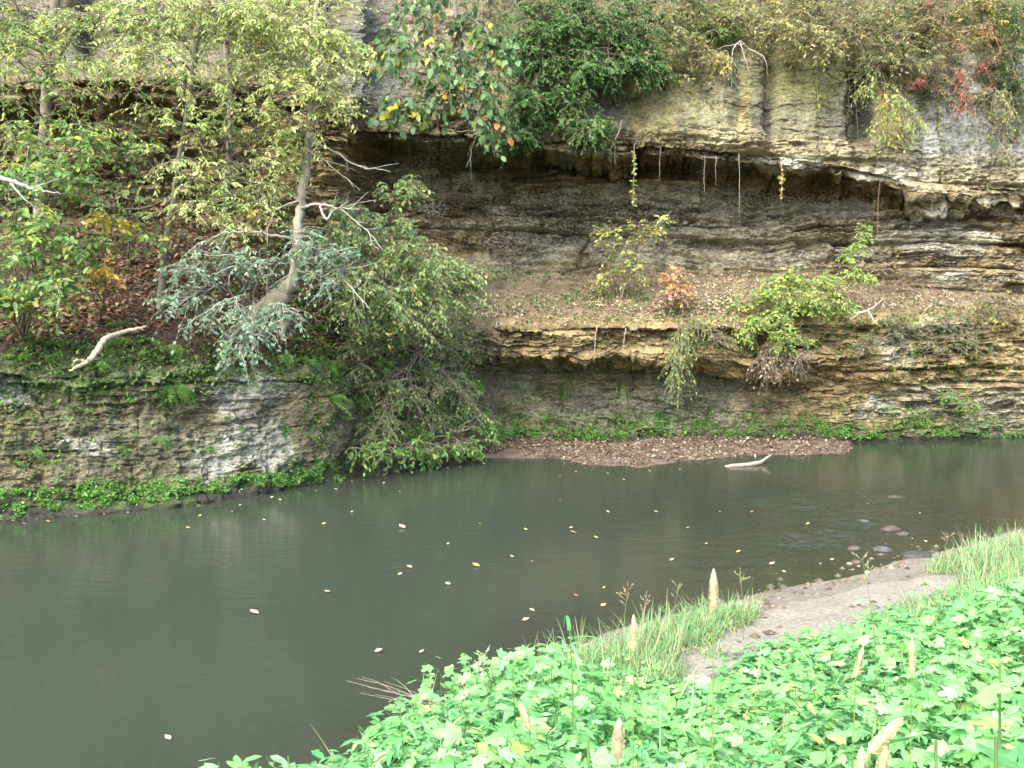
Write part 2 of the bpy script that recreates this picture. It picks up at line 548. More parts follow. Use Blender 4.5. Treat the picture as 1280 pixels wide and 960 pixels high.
def strata(mean, seed, block):
    i, f = layers(Zl, seed, mean)
    edge = 1 - np.abs(2 * f - 1) ** 10
    r = hsh(i, i * 0 + 3, seed) - .5
    n1 = fbm(S * .55 + i * 13.7, i * 3.1 + .5, seed + 1, 3) - .5
    bw = block * (.6 + hsh(i, i * 0 + 9, seed))
    q = (S + hsh(i, i * 0 + 5, seed) * 9 + .25 * (vnoise(S * 1.3, Zl * 2, seed + 4) - .5)) / bw
    bi = np.floor(q); bf = q - bi
    rb = hsh(bi, i, seed + 2) - .5
    joint = np.minimum(1, np.minimum(bf, 1 - bf) * bw / .05)
    return (.8 * r + 1.3 * n1 + .8 * rb) * edge - .55 * (1 - edge) - .25 * (1 - joint) * edge


big, small, tiny = strata(.5, 21, 1.7), strata(.17, 35, .8), strata(.07, 51, .5)


def blocks(u, v, seed):
    """broken rock pieces: a random value per piece and the distance to the nearest joint"""
    ui, vi = np.floor(u), np.floor(v)
    f1 = np.full(u.shape, 9.0); f2 = f1.copy(); val = np.zeros(u.shape)
    for a in (-1, 0, 1):
        for b in (-1, 0, 1):
            ci, cj = ui + a, vi + b
            d = np.maximum(np.abs(ci + .1 + .8 * hsh(ci, cj, seed) - u), 1.15 * np.abs(cj + .1 + .8 * hsh(ci, cj, seed + 1) - v))
            h = hsh(ci, cj, seed + 2)
            nearer = d < f1
            f2 = np.where(nearer, f1, np.minimum(f2, d))
            val = np.where(nearer, h, val)
            f1 = np.where(nearer, d, f1)
    return val - .5, f2 - f1


wu = S + .12 * (fbm(S * 2.5, Zl * 2.5, 231, 3) - .5)
wv = Zl + .05 * (fbm(S * 2.5, Zl * 5, 232, 3) - .5)
bl1, je1 = blocks(wu / .62, wv / .19, 241)
bl2, je2 = blocks(wu / .24, wv / .075, 251)
bl3, je3 = blocks(wu / 1.1, wv / .9, 261)


def band_w(*segs):
    """weight by profile position t: segs of (t, w)"""
    return np.interp(TT, [s[0] for s in segs], [s[1] for s in segs])


left = 1 - sstep(425, 445, PX)
mid = sstep(600, 640, PX)
veg = (1 - left) * (1 - mid)
right = sstep(1080, 1180, PX)
wB = left * band_w((0, .05), (2, .06), (3, .08), (5, .10), (6, .03), (8, .03), (9, .14), (12, .2), (13, .1), (14, .1), (15, .05), (17, .03)) \
    + veg * band_w((0, .04), (3, .08), (7, .08), (9, .1), (10, .3), (12, .2), (13, .03), (15, .05), (17, .03)) \
    + mid * band_w((0, .02), (2, .04), (4, .06), (4.8, .22), (6, .22), (6.4, .06), (8, .04), (8.6, .32), (10, .42), (11, .42), (12, .3), (12.5, .025), (14, .02), (15, .05), (17, .03))
wS = left * band_w((0, .03), (2, .05), (5, .06), (6, .02), (8, .02), (9, .09), (12, .1), (14, .05), (17, .02)) \
    + veg * band_w((0, .02), (9, .03), (10, .12), (12, .1), (13, .04), (17, .02)) \
    + mid * band_w((0, .02), (2, .02), (4, .03), (4.7, .16), (6, .16), (6.3, .04), (8, .03), (8.5, .18), (11, .2), (12, .2), (12.4, .012), (14, .012), (17, .02))
wB = wB + right * band_w((0, 0), (2, .04), (5, .06), (6, 0), (17, 0))
wS = wS + right * band_w((0, 0), (2, .05), (6, .06), (6.5, 0), (17, 0))
rough = fbm(S * .9, G[..., 2] * .9, 77, 5) - .5
rough2 = fbm(S * 4, G[..., 2] * 4, 91, 4) - .5
back0 = band_w((8.2, 0), (8.8, 1), (12.2, 1), (12.6, 0), (17, 0)) + band_w((4.4, 0), (4.8, 1), (6.2, 1), (6.6, 0), (17, 0))
rough3 = fbm(S * 9, G[..., 2] * 14, 95, 3) - .5
vert = fbm(S * 1.6, G[..., 2] * .22, 131, 4) - .5
upper = band_w((12, 0), (12.6, 1), (14, 1), (15, .4), (17, .3))
brk = sstep(.38, .6, fbm(S * .8, G[..., 2] * 1.5, 211, 3))
disp = wB * big + wS * small * (.3 + .9 * brk) + .45 * wS * tiny * brk + (.28 + .3 * left) * rough + (.10 + .12 * left + .12 * back0) * rough2 + (.05 + .09 * back0 + .05 * left) * rough3 + upper * .35 * vert
# upright joints that break the upper face into buttresses
for jx, w, dp in ((470, 10, .2), (795, 9, .25), (968, 9, .35), (1075, 12, .45), (1160, 8, .2), (432, 6, -.3), (110, 14, .5), (700, 9, .2)):
    disp = disp - upper * dp * np.exp(-((PX - jx - 10 * (fbm(S * 0, G[..., 2] * .8, jx, 3) - .5)) / w) ** 2)
# sloping broken blocks on the back wall to the right of its middle
for jx, jy, sl_ in ((980, 300, 1.3), (1015, 290, 1.3)):
    ln = (PX - jx) - (PY - jy) / sl_
    disp = disp + band_w((8.5, 0), (9, 1), (10.8, 1), (11.2, 0), (17, 0)) * .35 * np.exp(-(ln / 10) ** 2) * sstep(60, 20, np.abs(PY - jy))
wbk = band_w((0, 0), (2, .6), (3, .85), (4.4, .9), (4.8, 1), (6.1, 1), (6.5, .15), (8, .1), (8.5, .9), (12.1, 1), (12.6, .22), (14, .22), (15, .3), (17, 0)) * (1 - .85 * veg * (TT < 9))
wbk = wbk * np.where((left > .5) & (TT > 5.8) & (TT < 8.5), .1, 1) * (1 - .45 * left * (TT < 5.8)) + .35 * right * (TT < 6)
disp = disp + wbk * (.17 * bl1 * (.25 + 1.1 * brk) + .07 * bl2 - .06 * (je1 < .07) * brk - .02 * (je2 < .10)) + .10 * upper * bl3
disp *= np.where(PX < -60, .7, 1) * np.where(TT > 16, 0, 1)
flat = sstep(.35, .75, NB[..., 2])
disp *= 1 - .55 * flat
G = G + NB * disp[..., None]
# overhang lip and ledge lips kept crisp by pulling fine steps outwards
PX, PY = project(G)
dS = np.gradient(G, axis=0); dT = np.gradient(G, axis=1)
NG = unit(np.cross(dS, dT)); NG *= -np.sign(np.mean(NG[..., 1]))


def patch(px, py, rx, ry, soft=.5, ns=9.0, seed=1, amp=.9):
    d = np.hypot((PX - px) / rx, (PY - py) / ry) + amp * (fbm(S * 1.6 * 9 / ns, G[..., 2] * 1.6 * 9 / ns, seed, 4) - .5)
    return sstep(1 + soft * .5, 1 - soft * .5, d)


def cmix(C, w, c):
    w = w[..., None]
    return C * (1 - w) + np.array(c) * w


li_, _ = layers(Zl, 21, .42)
lr = hsh(li_, li_ * 0 + 1, 7)
CC = np.zeros(G.shape) + np.array([.19, .165, .12])
CC = CC * (.75 + .5 * lr[..., None])
lich = np.zeros(PX.shape)
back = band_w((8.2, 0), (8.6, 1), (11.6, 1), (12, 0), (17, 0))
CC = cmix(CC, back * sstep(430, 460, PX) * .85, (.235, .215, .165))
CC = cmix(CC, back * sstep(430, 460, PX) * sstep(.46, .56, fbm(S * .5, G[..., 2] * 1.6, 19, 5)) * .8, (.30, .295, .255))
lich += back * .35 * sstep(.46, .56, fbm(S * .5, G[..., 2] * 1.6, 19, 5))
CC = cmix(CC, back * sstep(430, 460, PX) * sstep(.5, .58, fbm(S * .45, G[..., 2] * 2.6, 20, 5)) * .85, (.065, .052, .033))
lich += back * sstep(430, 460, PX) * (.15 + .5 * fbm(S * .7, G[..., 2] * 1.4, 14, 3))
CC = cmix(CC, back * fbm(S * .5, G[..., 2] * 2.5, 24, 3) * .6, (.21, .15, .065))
low = band_w((1.8, 0), (2, 1), (4.3, 1), (4.7, 0), (17, 0)) * mid * (1 - right * .8)
CC = cmix(CC, low * .9, (.185, .182, .158))
CC = cmix(CC, low * sstep(.5, .62, fbm(S * .7, G[..., 2] * 1.2, 44, 4)) * .6, (.19, .165, .10))
ledge = band_w((4.3, 0), (4.7, 1), (6.4, 1), (7, 0), (17, 0)) * mid
CC = cmix(CC, ledge * .7, (.27, .215, .12))
CC = cmix(CC, upper * mid * .85, (.225, .222, .16))
lich += upper * mid * .3 * fbm(S * .8, G[..., 2] * .5, 33, 3)
strk = fbm(S * 2.2, G[..., 2] * .12, 57, 4)
CC = cmix(CC, upper * mid * sstep(.47, .58, strk) * .85, (.12, .118, .105))
CC = cmix(CC, upper * mid * sstep(.54, .64, fbm(S * 1.7, G[..., 2] * .15, 67, 3)) * .65, (.29, .24, .10))
CC = cmix(CC, upper * sstep(1100, 1180, PX) * .75, (.20, .21, .205))
CC = cmix(CC, upper * patch(1200, 190, 60, 60, .8, 9, 3) * .7, (.25, .265, .28))
CC = cmix(CC, patch(1075, 135, 17, 95, .7, 5, 4) * upper * .95, (.028, .027, .025))
CC = cmix(CC, patch(1005, 90, 60, 40, .9, 9, 5) * upper * .7, (.16, .17, .075))
CC = cmix(CC, patch(850, 150, 70, 35, .9, 9, 6) * upper * .5, (.27, .255, .16))
lip = band_w((11.2, 0), (11.6, 1), (12.25, 1), (12.6, 0), (17, 0)) * sstep(830, 900, PX)
CC = cmix(CC, lip * .6, (.33, .29, .205))
lich += lip * .25
for p in ((1065, 262, 32, 16), (1170, 272, 42, 18), (1190, 300, 60, 20), (1110, 215, 50, 12), (1190, 352, 16, 12), (990, 205, 40, 12)):
    w = patch(*p, .35, 4, 8, 1.5)
    CC = cmix(CC, w * .8, (.44, .43, .385)); lich += .3 * w
# low right face: ochre rock with pale grey lichen
CC = cmix(CC, patch(1060, 500, 110, 45, .9, 9, 31) * band_w((2, 1), (6, 1), (6.5, 0), (17, 0)) * .8, (.25, .19, .105))
CC = cmix(CC, patch(1240, 480, 90, 70, .9, 9, 32) * band_w((2, 1), (6, 1), (6.5, 0), (17, 0)) * .7, (.26, .21, .135))
for p in ((1150, 500, 60, 22), (1250, 520, 50, 30), (1120, 440, 30, 25), (1180, 410, 60, 18), (1090, 515, 30, 14)):
    w = patch(*p, .7, 7, 18) * (TT < 6.6)
    CC = cmix(CC, w * .25, (.32, .335, .29)); lich += .7 * w
# outcrop on the left
oc = left * band_w((1.9, 0), (2.05, 1), (5.6, 1), (6, 0), (17, 0))
CC = cmix(CC, oc * .9, (.122, .12, .086))
CC = cmix(CC, oc * sstep(.47, .6, fbm(S * .8, G[..., 2] * .9, 61, 4)) * .8, (.07, .092, .045))
CC = cmix(CC, oc * sstep(.52, .64, fbm(S * 1.1, G[..., 2] * 1.5, 62, 4)) * .5, (.165, .14, .088))
lich += oc * .25 * fbm(S * .9, G[..., 2] * .9, 63, 3)
for p in ((298, 490, 26, 22), (345, 490, 24, 22), (268, 580, 40, 16), (300, 545, 60, 40), (110, 555, 30, 16), (330, 560, 50, 30), (20, 490, 30, 20)):
    w = patch(*p, .9, 4, 28, 1.6) * oc
    CC = cmix(CC, w * .22, (.33, .345, .30)); lich += .62 * w
# dark wet rock along the waterline
wet = band_w((0, 1), (1.6, 1), (2.0, 1), (2.25, 0), (17, 0)) * sstep(.34, .22, G[..., 2])
CC = cmix(CC, wet * .95, (.03, .03, .03)); lich *= 1 - wet
# soil on the slope over the outcrop and on the terrace
soil = left * band_w((5.6, 0), (6, 1), (8, 1), (8.5, 0), (17, 0))
CC = cmix(CC, soil, (.052, .038, .027)); lich *= 1 - soil
ter = mid * band_w((6.2, 0), (6.7, 1), (8, 1), (8.3, 0), (17, 0))
CC = cmix(CC, ter * .8, (.165, .128, .092)); lich *= 1 - ter
vs = veg * band_w((1.9, 0), (2.2, 1), (8, 1), (8.8, 0), (17, 0))
CC = cmix(CC, vs * .8, (.075, .07, .05)); lich *= 1 - vs
top = band_w((14, 0), (14.5, 1), (17, 1))
CC = cmix(CC, top * .85, (.10, .095, .05)); lich *= 1 - top
ul = upper * left
CC = cmix(CC, ul * .8, (.135, .128, .105))
CC = cmix(CC, patch(470, 80, 40, 90, .8, 9, 71) * upper * .8, (.14, .15, .15)); lich += patch(490, 60, 30, 60, .8, 9, 72) * upper * .4
CC = cmix(CC, patch(105, 40, 14, 50, .6, 9, 73) * upper * .9, (.035, .035, .03))
CC = cmix(CC, patch(430, 190, 14, 60, .6, 9, 74) * .7, (.28, .24, .14))

for p in ((60, 625, 95, 14), (160, 615, 80, 16), (250, 605, 70, 10), (340, 598, 60, 9), (405, 588, 35, 14), (700, 542, 80, 12), (800, 535, 60, 14), (900, 540, 80, 10), (1000, 533, 50, 12), (1090, 538, 70, 9), (1190, 535, 70, 10), (270, 470, 160, 14), (100, 480, 90, 14), (640, 530, 30, 30)):
    CC = cmix(CC, patch(*p, .6, 3, 88, 2.2) * .5, (.075, .13, .04))
CC = CC * (1 + (wbk * (.45 * bl1 + .5 * bl2))[..., None] + (.22 * upper * bl3)[..., None])
CC = CC * np.array([1.34, 1.38, 1.27])
mb = MB()
nc, nr = PX.shape
idx = np.arange(nc * nr).reshape(nc, nr)
quads = np.stack([idx[:-1, :-1], idx[:-1, 1:], idx[1:, 1:], idx[1:, :-1]], -1).reshape(-1, 4)[:, ::-1]
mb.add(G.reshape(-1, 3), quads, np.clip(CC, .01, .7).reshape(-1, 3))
cliff = mb.build('cliff', M_ROCK, smooth=False, extra={'lichen': np.clip(lich, 0, 1), 'strat': np.clip(.12 + .75 * back + .8 * ledge + .25 * low + .45 * right * (TT < 6) - .1 * upper, 0, 1)})
tag(cliff, 'layered limestone bluff with dark overhang rising behind the creek', 'cliff', kind='structure')


def cliff_at(px, py, tol=2.5):
    """nearest point of the bluff seen at picture positions (px, py): point, normal, ok"""
    px, py = np.atleast_1d(np.asarray(px, float)), np.atleast_1d(np.asarray(py, float))
    ci = np.clip(np.searchsorted(cols_px, px), 0, nc - 1)
    dd = np.abs(PY[ci] - py[:, None])
    score = np.where(dd < tol, G[ci][..., 1], 1e3) + dd * .05
    ri = np.argmin(score, 1)
    ok = np.take_along_axis(dd, ri[:, None], 1)[:, 0] < tol
    j = np.where(ok, ri, np.argmin(dd, 1))
    return G[ci, j], NG[ci, j], ok

# ------------------------------------------------------------------ near bank, creek bed, water
SHORE = np.array([(-30, -12), (-14, -4), (-9, 0.0), (-5, 2.2), (-3.4, 3.4), (-2.0, 4.8), (-1.2, 5.85), (-.4, 7.2), (.3, 8.4), (.9, 9.2), (1.7, 9.9), (2.6, 10.5), (3.9, 11.3),
                  (4.9, 12.1), (7.0, 13.7), (10, 15.5), (16, 18.5), (40, 30), (80, 50)], float)


def shore_dist(X, Y):
    """signed distance to the near shoreline, positive on land"""
    best = np.full(X.shape, 1e9); sgn = np.zeros(X.shape)
    for a, b in zip(SHORE[:-1], SHORE[1:]):
        e = b - a
        t = np.clip(((X - a[0]) * e[0] + (Y - a[1]) * e[1]) / (e @ e), 0, 1)
        dx, dy = X - a[0] - t * e[0], Y - a[1] - t * e[1]
        d = np.hypot(dx, dy)
        s = np.sign(dx * e[1] - dy * e[0])
        m = d < best
        best = np.where(m, d, best); sgn = np.where(m, s, sgn)
    return best * sgn


def ground_z(X, Y):
    X, Y = np.asarray(X, float), np.asarray(Y, float)
    d = shore_dist(X, Y) + .25 * (fbm(X * 1.1, Y * 1.1, 201, 3) - .5)
    fl = 2.4 * sstep(-.2, 1.6, X)
    land = .055 * np.minimum(np.maximum(d, 0), fl) + .34 * np.maximum(d - fl, 0)
    land = 1.42 * (1 - np.exp(-land / 1.42 * 1.15)) + .05 * (fbm(X * 2.2, Y * 2.2, 202, 4) - .5) * sstep(0, .6, d)
    shallow = sstep(.5, 3.5, X + .3 * (Y - 12))
    bed = -np.minimum(np.maximum(-d, 0) * (.16 * (1 - shallow) + .045 * shallow), .9 * (1 - shallow) + .16 * shallow) + .05 * (fbm(X * 3, Y * 3, 203, 4) - .5) * sstep(0, .8, -d)
    return np.where(d > 0, land, bed)


xs = np.concatenate([np.linspace(-60, -9, 40), np.arange(-8.9, 14, .07), np.linspace(14.1, 80, 50)])
ys = np.concatenate([np.linspace(-40, 0, 30), np.arange(.1, 24.5, .07), np.linspace(24.6, 60, 25)])
X2, Y2 = np.meshgrid(xs, ys, indexing='ij')
Z2 = ground_z(X2, Y2)
D2 = shore_dist(X2, Y2)
# the bare sandy strip beside the creek, as a polygon on the ground
poly = np.array([on_plane(px, py, .12)[:2] for px, py in ((862, 842), (868, 815), (905, 788), (950, 757), (985, 742), (1080, 726), (1150, 715), (1205, 708), (1215, 718), (1160, 748), (1095, 775), (1020, 800), (940, 826))])


def in_poly(X, Y, poly):
    c = np.zeros(X.shape, bool)
    n = len(poly)
    for i in range(n):
        x1, y1 = poly[i]; x2, y2 = poly[(i + 1) % n]
        k = ((y1 > Y) != (y2 > Y)) & (X < (x2 - x1) * (Y - y1) / (y2 - y1 + 1e-12) + x1)
        c ^= k
    return c


wx, wy = X2 + .35 * (fbm(X2 * 1.5, Y2 * 1.5, 301, 4) - .5), Y2 + .35 * (fbm(X2 * 1.5, Y2 * 1.5, 302, 4) - .5)
sandm = in_poly(wx, wy, poly) & (D2 > -.05)
n1 = fbm(X2 * 3, Y2 * 3, 303, 4)[..., None]
gc = np.array([.10, .08, .055]) * (.7 + .6 * n1)
gc = np.where((D2 < 0)[..., None], np.array([.15, .115, .07]) * (.55 + .9 * n1), gc)
gc = np.where((D2 < .45)[..., None] & (D2 > 0)[..., None], np.array([.165, .155, .12]) * (.7 + .6 * n1), gc)
sc_ = np.array([.205, .192, .155]) * (.8 + .4 * n1)
edgy = (sstep(-.1, .4, D2) * sstep(3.4, 2.2, D2) * sstep(.2, 1.2, X2))[..., None]
gc = gc * (1 - edgy * .75) + np.array([.16, .152, .118]) * (.7 + .6 * n1) * edgy * .75
gc = np.where(sandm[..., None], sc_, gc)
damp = sstep(.5, .1, D2)[..., None] * (D2 > -.1)[..., None]
gc = np.where(sandm[..., None], gc * (1 - damp * .45), gc)
gi = np.arange(X2.size).reshape(X2.shape)
gq = np.stack([gi[:-1, :-1], gi[1:, :-1], gi[1:, 1:], gi[:-1, 1:]], -1)
fs = sandm[:-1, :-1]
# finely ribbed sand: footprints and small hollows
Z2 = Z2 + np.where(sandm, .05 * (fbm(X2 * 2.2, Y2 * 2.2, 305, 3) - .5) + .012 * (fbm(X2 * 8, Y2 * 8, 306, 2) - .5), 0)
GV = np.stack([X2, Y2, Z2], -1).reshape(-1, 3)


def sub_mesh(mask, name, mat):
    f = gq[mask]
    used, inv = np.unique(f, return_inverse=True)
    b = MB(); b.add(GV[used], inv.reshape(f.shape), gc.reshape(-1, 3)[used])
    return b.build(name, mat)


tag(sub_mesh(~fs, 'ground', M_SOIL), 'brown soil of the near bank and creek bed', 'ground', kind='structure')
tag(sub_mesh(fs, 'path', M_SOIL), 'bare sandy strip of bank beside the creek', 'path', kind='structure')


def in_view(P, m=40):
    px, py = project(P)
    return (px > -m) & (px < 1280 + m) & (py > -m) & (py < 960 + m)


# water sheet
wxs = np.concatenate([np.linspace(-60, -10, 30), np.arange(-9.8, 1.5, .16), np.arange(1.5, 7.5, .04), np.arange(7.5, 15, .16), np.linspace(15.2, 80, 30)])
wys = np.concatenate([np.linspace(-20, 4, 20), np.arange(4.1, 10.5, .12), np.arange(10.5, 17.5, .035), np.arange(17.5, 26, .12), np.linspace(26.2, 50, 12)])
WX, WY = np.meshgrid(wxs, wys, indexing='ij')
WD = -shore_dist(WX, WY)
bz = ground_z(WX, WY)
wpx, wpy = project(np.stack([WX, WY, 0 * WX], -1))
murk = np.clip(1 - np.exp(bz / .16), 0, 1)
murk = np.clip(.5 + .5 * murk, 0, .985)
rf = np.zeros(WX.shape)
for cx, cy, rx, ry, a in ((1050, 640, 95, 28, .5), (1030, 675, 75, 15, .9), (1085, 652, 30, 8, .9), (985, 628, 60, 10, .45), (1110, 620, 40, 12, .5), (960, 690, 60, 14, .3)):
    rf = np.maximum(rf, a * sstep(1.25, .4, np.hypot((wpx - cx) / rx, (wpy - cy) / ry)))
rf = rf * np.clip(.1 + 1.6 * fbm(WX * 1.5, WY * 3, 401, 3), 0, 1) + .16 * sstep(600, 900, wpx) * sstep(620, 680, wpy) * fbm(WX * .8, WY * 1.6, 402, 3)
wi = np.arange(WX.size).reshape(WX.shape)
wq = np.stack([wi[:-1, :-1], wi[1:, :-1], wi[1:, 1:], wi[:-1, 1:]], -1).reshape(-1, 4)
WZ = np.where((WX > 1.6) & (WX < 7.4) & (WY > 10.6) & (WY < 17.4), rf, 0) * (.11 * (fbm(WX * 5.5, WY * 7.5, 411, 2) - .5) + .07 * (fbm(WX * 11, WY * 14, 412, 2) - .5))
b = MB(); b.add(np.stack([WX, WY, WZ], -1), wq, (.05, .06, .05))
tag(b.build('water', M_WATER, extra={'murk': murk, 'riffle': rf}), 'still dark green creek water with a small riffle', 'creek', kind='structure')

# gravel bar under the bluff
bx = np.linspace(600, 1062, 240); by = np.linspace(0, 1, 60)
front = np.interp(bx, [600, 640, 700, 730, 800, 850, 930, 1000, 1060, 1085], [572, 573, 573, 580, 584, 577, 569, 569, 566, 558])
BV = []
for i, px in enumerate(bx):
    yb = float(np.interp(px, [600, 640, 800, 920, 1050, 1085], [20.9, 22.4, 22.9, 23.1, 23.3, 23.4]))
    yf = float(on_plane(px, front[i], 0)[1])
    yf = min(yf, yb - .3)
    Y = yf - .25 + (yb - yf + .25) * by
    u = (Y - yf) / (yb - yf)
    z = np.where(u < 0, u * .5, (.15 + .05 * math.sin(px * .031)) * np.sin(np.clip(u, 0, 1) ** .8 * 1.6)) * min(1, (1062 - px) / 70 + .05) + .0
    z = z + .05 * (fbm(np.full(60, px * .05), Y * 3, 501, 3) - .5)
    BV.append(np.stack([(px - 640) / F * (Y * CP + 3 * SP), Y, z], -1))
BV = np.array(BV)
bi_ = np.arange(BV.shape[0] * 60).reshape(-1, 60)
bq = np.stack([bi_[:-1, :-1], bi_[1:, :-1], bi_[1:, 1:], bi_[:-1, 1:]], -1).reshape(-1, 4)
b = MB(); b.add(BV, bq, np.array([.12, .095, .07]) * (.6 + .8 * fbm(BV[..., 0] * 5, BV[..., 1] * 5, 502, 3))[..., None].reshape(-1, 1))
tag(b.build('shore', M_SOIL), 'low brown gravel bar at the foot of the bluff', 'shore', kind='structure')

# ------------------------------------------------------------------ palettes (linear colours)
YG = [(5, (.42, .52, .17)), (3, (.31, .44, .13)), (1.8, (.54, .58, .26)), (.3, (.40, .30, .06))]
BROAD = [(4, (.13, .25, .08)), (3, (.18, .31, .08)), (1.2, (.28, .35, .07)), (.3, (.42, .36, .04))]
BLUE = [(5, (.125, .22, .145)), (3, (.18, .29, .205)), (1.5, (.27, .38, .29)), (.8, (.15, .25, .08))]
BUSH = [(4, (.14, .25, .08)), (3, (.20, .31, .10)), (1.6, (.24, .31, .09)), (.5, (.34, .33, .08))]
DARK = [(5, (.06, .15, .035)), (3, (.09, .20, .05)), (1, (.14, .25, .07))]
OLIVE = [(4, (.21, .25, .10)), (2, (.25, .24, .12)), (1.5, (.32, .29, .12)), (3, (.14, .20, .07)), (.5, (.23, .14, .07))]
FERN = [(4, (.10, .22, .05)), (3, (.15, .30, .065)), (1, (.065, .14, .035)), (.5, (.26, .31, .08))]
MOSS = [(4, (.13, .31, .07)), (3, (.18, .38, .09)), (1, (.08, .18, .045)), (.8, (.26, .38, .11))]
LITTER = [(4, (.15, .092, .058)), (4, (.095, .06, .04)), (1.6, (.24, .16, .105)), (.8, (.34, .27, .19)), (.3, (.18, .08, .045))]
TERR = [(3, (.32, .255, .17)), (3, (.22, .165, .11)), (2, (.42, .35, .26)), (2, (.14, .10, .065))]
ORANGE = [(4, (.58, .31, .18)), (2, (.50, .22, .14)), (1.5, (.55, .38, .16))]
RED = [(3, (.28, .09, .07)), (2, (.34, .16, .10))]
LIME = [(4, (.26, .42, .10)), (2, (.33, .47, .13))]
YELLOWISH = [(4, (.28, .37, .08)), (3, (.19, .31, .07)), (2, (.46, .44, .08)), (.6, (.5, .36, .05))]
HERB2 = [(4, (.13, .36, .14)), (3, (.18, .43, .17)), (1, (.28, .5, .22)), (.5, (.4, .5, .18))]
HERB = [(5, (.185, .46, .15)), (3, (.24, .51, .20)), (1.2, (.30, .55, .27)), (.5, (.40, .55, .2))]
GRASS = [(4, (.19, .36, .15)), (3, (.28, .44, .22)), (1.6, (.40, .44, .22)), (1, (.48, .43, .26))]
BARK_GREY, BARK_PALE, BARK_BROWN, TWIG = (.20, .185, .14), (.36, .35, .29), (.15, .125, .09), (.29, .26, .21)

# ------------------------------------------------------------------ plant builder
def grow_blob(org_mb, leaf_mb, start, c, rad, o, rng):
    """one limb from START into the leaf clump at C with half-axes RAD: limb, side twigs, sprays of leaves"""
    n = 9
    arch = o.get('arch', .18)
    t = np.linspace(0, 1, n)[:, None]
    ln = np.linalg.norm(c - start)
    midp = (start + c) / 2 + UP * ln * arch + rng.normal(0, .06 * ln, 3)
    path = (1 - t) ** 2 * start + 2 * t * (1 - t) * midp + t ** 2 * c
    path[1:-1] += rng.normal(0, .018 * ln, (n - 2, 3))
    r0 = o.get('limb', .03) * min(1.0, .5 + ln / 3)
    add_tube(org_mb, path, np.linspace(r0, r0 * .3, n), 5, o['bark'])
    ns = o['sub']
    tgt = c + rdir(ns, rng) * rng.uniform(.35, 1, (ns, 1)) ** .6 * rad
    k = rng.integers(n // 2, n, ns)
    s0 = path[k]
    m = 6
    tt_ = np.linspace(0, 1, m)[None, :, None]
    sag = o.get('sag', .1)
    sl_ = np.linalg.norm(tgt - s0, axis=1)[:, None, None]
    SPt = s0[:, None] * (1 - tt_) + tgt[:, None] * tt_ + UP * (sag * sl_ * tt_ * (1 - tt_) * 2)
    SPt[:, 1:] += rng.normal(0, 1, (ns, m - 1, 3)) * sl_ * .035
    R = np.linspace(r0 * .45, .004, m)[None] + 0 * SPt[..., 0]
    V, q = tubes(SPt, np.maximum(R, .0035), 4)
    org_mb.add(V, q, o['bark'])
    # sprays
    nsp = o['spr']
    ii = np.repeat(np.arange(ns), nsp)
    f = rng.uniform(.35, 1, len(ii)) * (m - 1 - 1e-4)
    i0 = f.astype(int); ff = (f - i0)[:, None]
    base = SPt[ii, i0] * (1 - ff) + SPt[ii, i0 + 1] * ff
    out = unit(SPt[ii, -1] - SPt[ii, 0])
    d = unit(out * .55 + rdir(len(ii), rng) * np.array([1, 1, .55]) + UP * o.get('lift', .0))
    spray(org_mb, leaf_mb, base, d, o, rng)


def spray(org_mb, leaf_mb, base, d, o, rng):
    n = len(base)
    k = o.get('k', 8)
    L = o.get('len', .4) * rng.uniform(.6, 1.3, n)
    droop = o.get('droop', .35)
    m = 4
    t = np.linspace(0, 1, m)[None, :, None]
    path = base[:, None] + d[:, None] * (L[:, None, None] * t) - UP * (droop * L[:, None, None] * t ** 2)
    V, q = tubes(path, np.linspace(.0055, .002, m)[None] + np.zeros((n, 1)), 3)
    org_mb.add(V, q, o.get('twig', TWIG))
    tl = np.linspace(.2, 1, k)[None] + rng.uniform(-.06, .06, (n, k))
    P = base[:, None] + d[:, None] * (L[:, None] * tl)[..., None] - UP * (droop * L[:, None] * tl ** 2)[..., None]
    tan = unit(d[:, None] - UP * (2 * droop * tl)[..., None])
    side = unit(np.cross(tan, UP + rng.normal(0, .35, (n, 1, 3))))
    sg = np.where(np.arange(k) % 2 == 0, 1, -1)[None, :, None]
    D = unit(tan * .55 + side * sg * .8 - UP * o.get('hang', .25) + rng.normal(0, .22, (n, k, 3)))
    N = unit(UP * o.get('flat', .8) + rng.normal(0, .45, (n, k, 3)) + np.array([0, -.35, 0]))
    sz = o['size'] * rng.uniform(.6, 1.25, (n, k))
    keep = rng.random((n, k)) < o.get('keep', .92)
    C = pick(o['pal'], n, rng, .16)[:, None] * np.exp(rng.normal(0, .14, (n, k, 1))) * np.ones((1, 1, 3))
    alt = pick(o['pal'], n * k, rng).reshape(n, k, 3)
    C = np.where(rng.random((n, k, 1)) < .35, alt, C)
    leaf_geo(leaf_mb, o.get('tpl', T_OVAL), P[keep], D[keep], N[keep], sz[keep], sz[keep] * o.get('wid', .55), np.clip(C[keep], 0, .8))


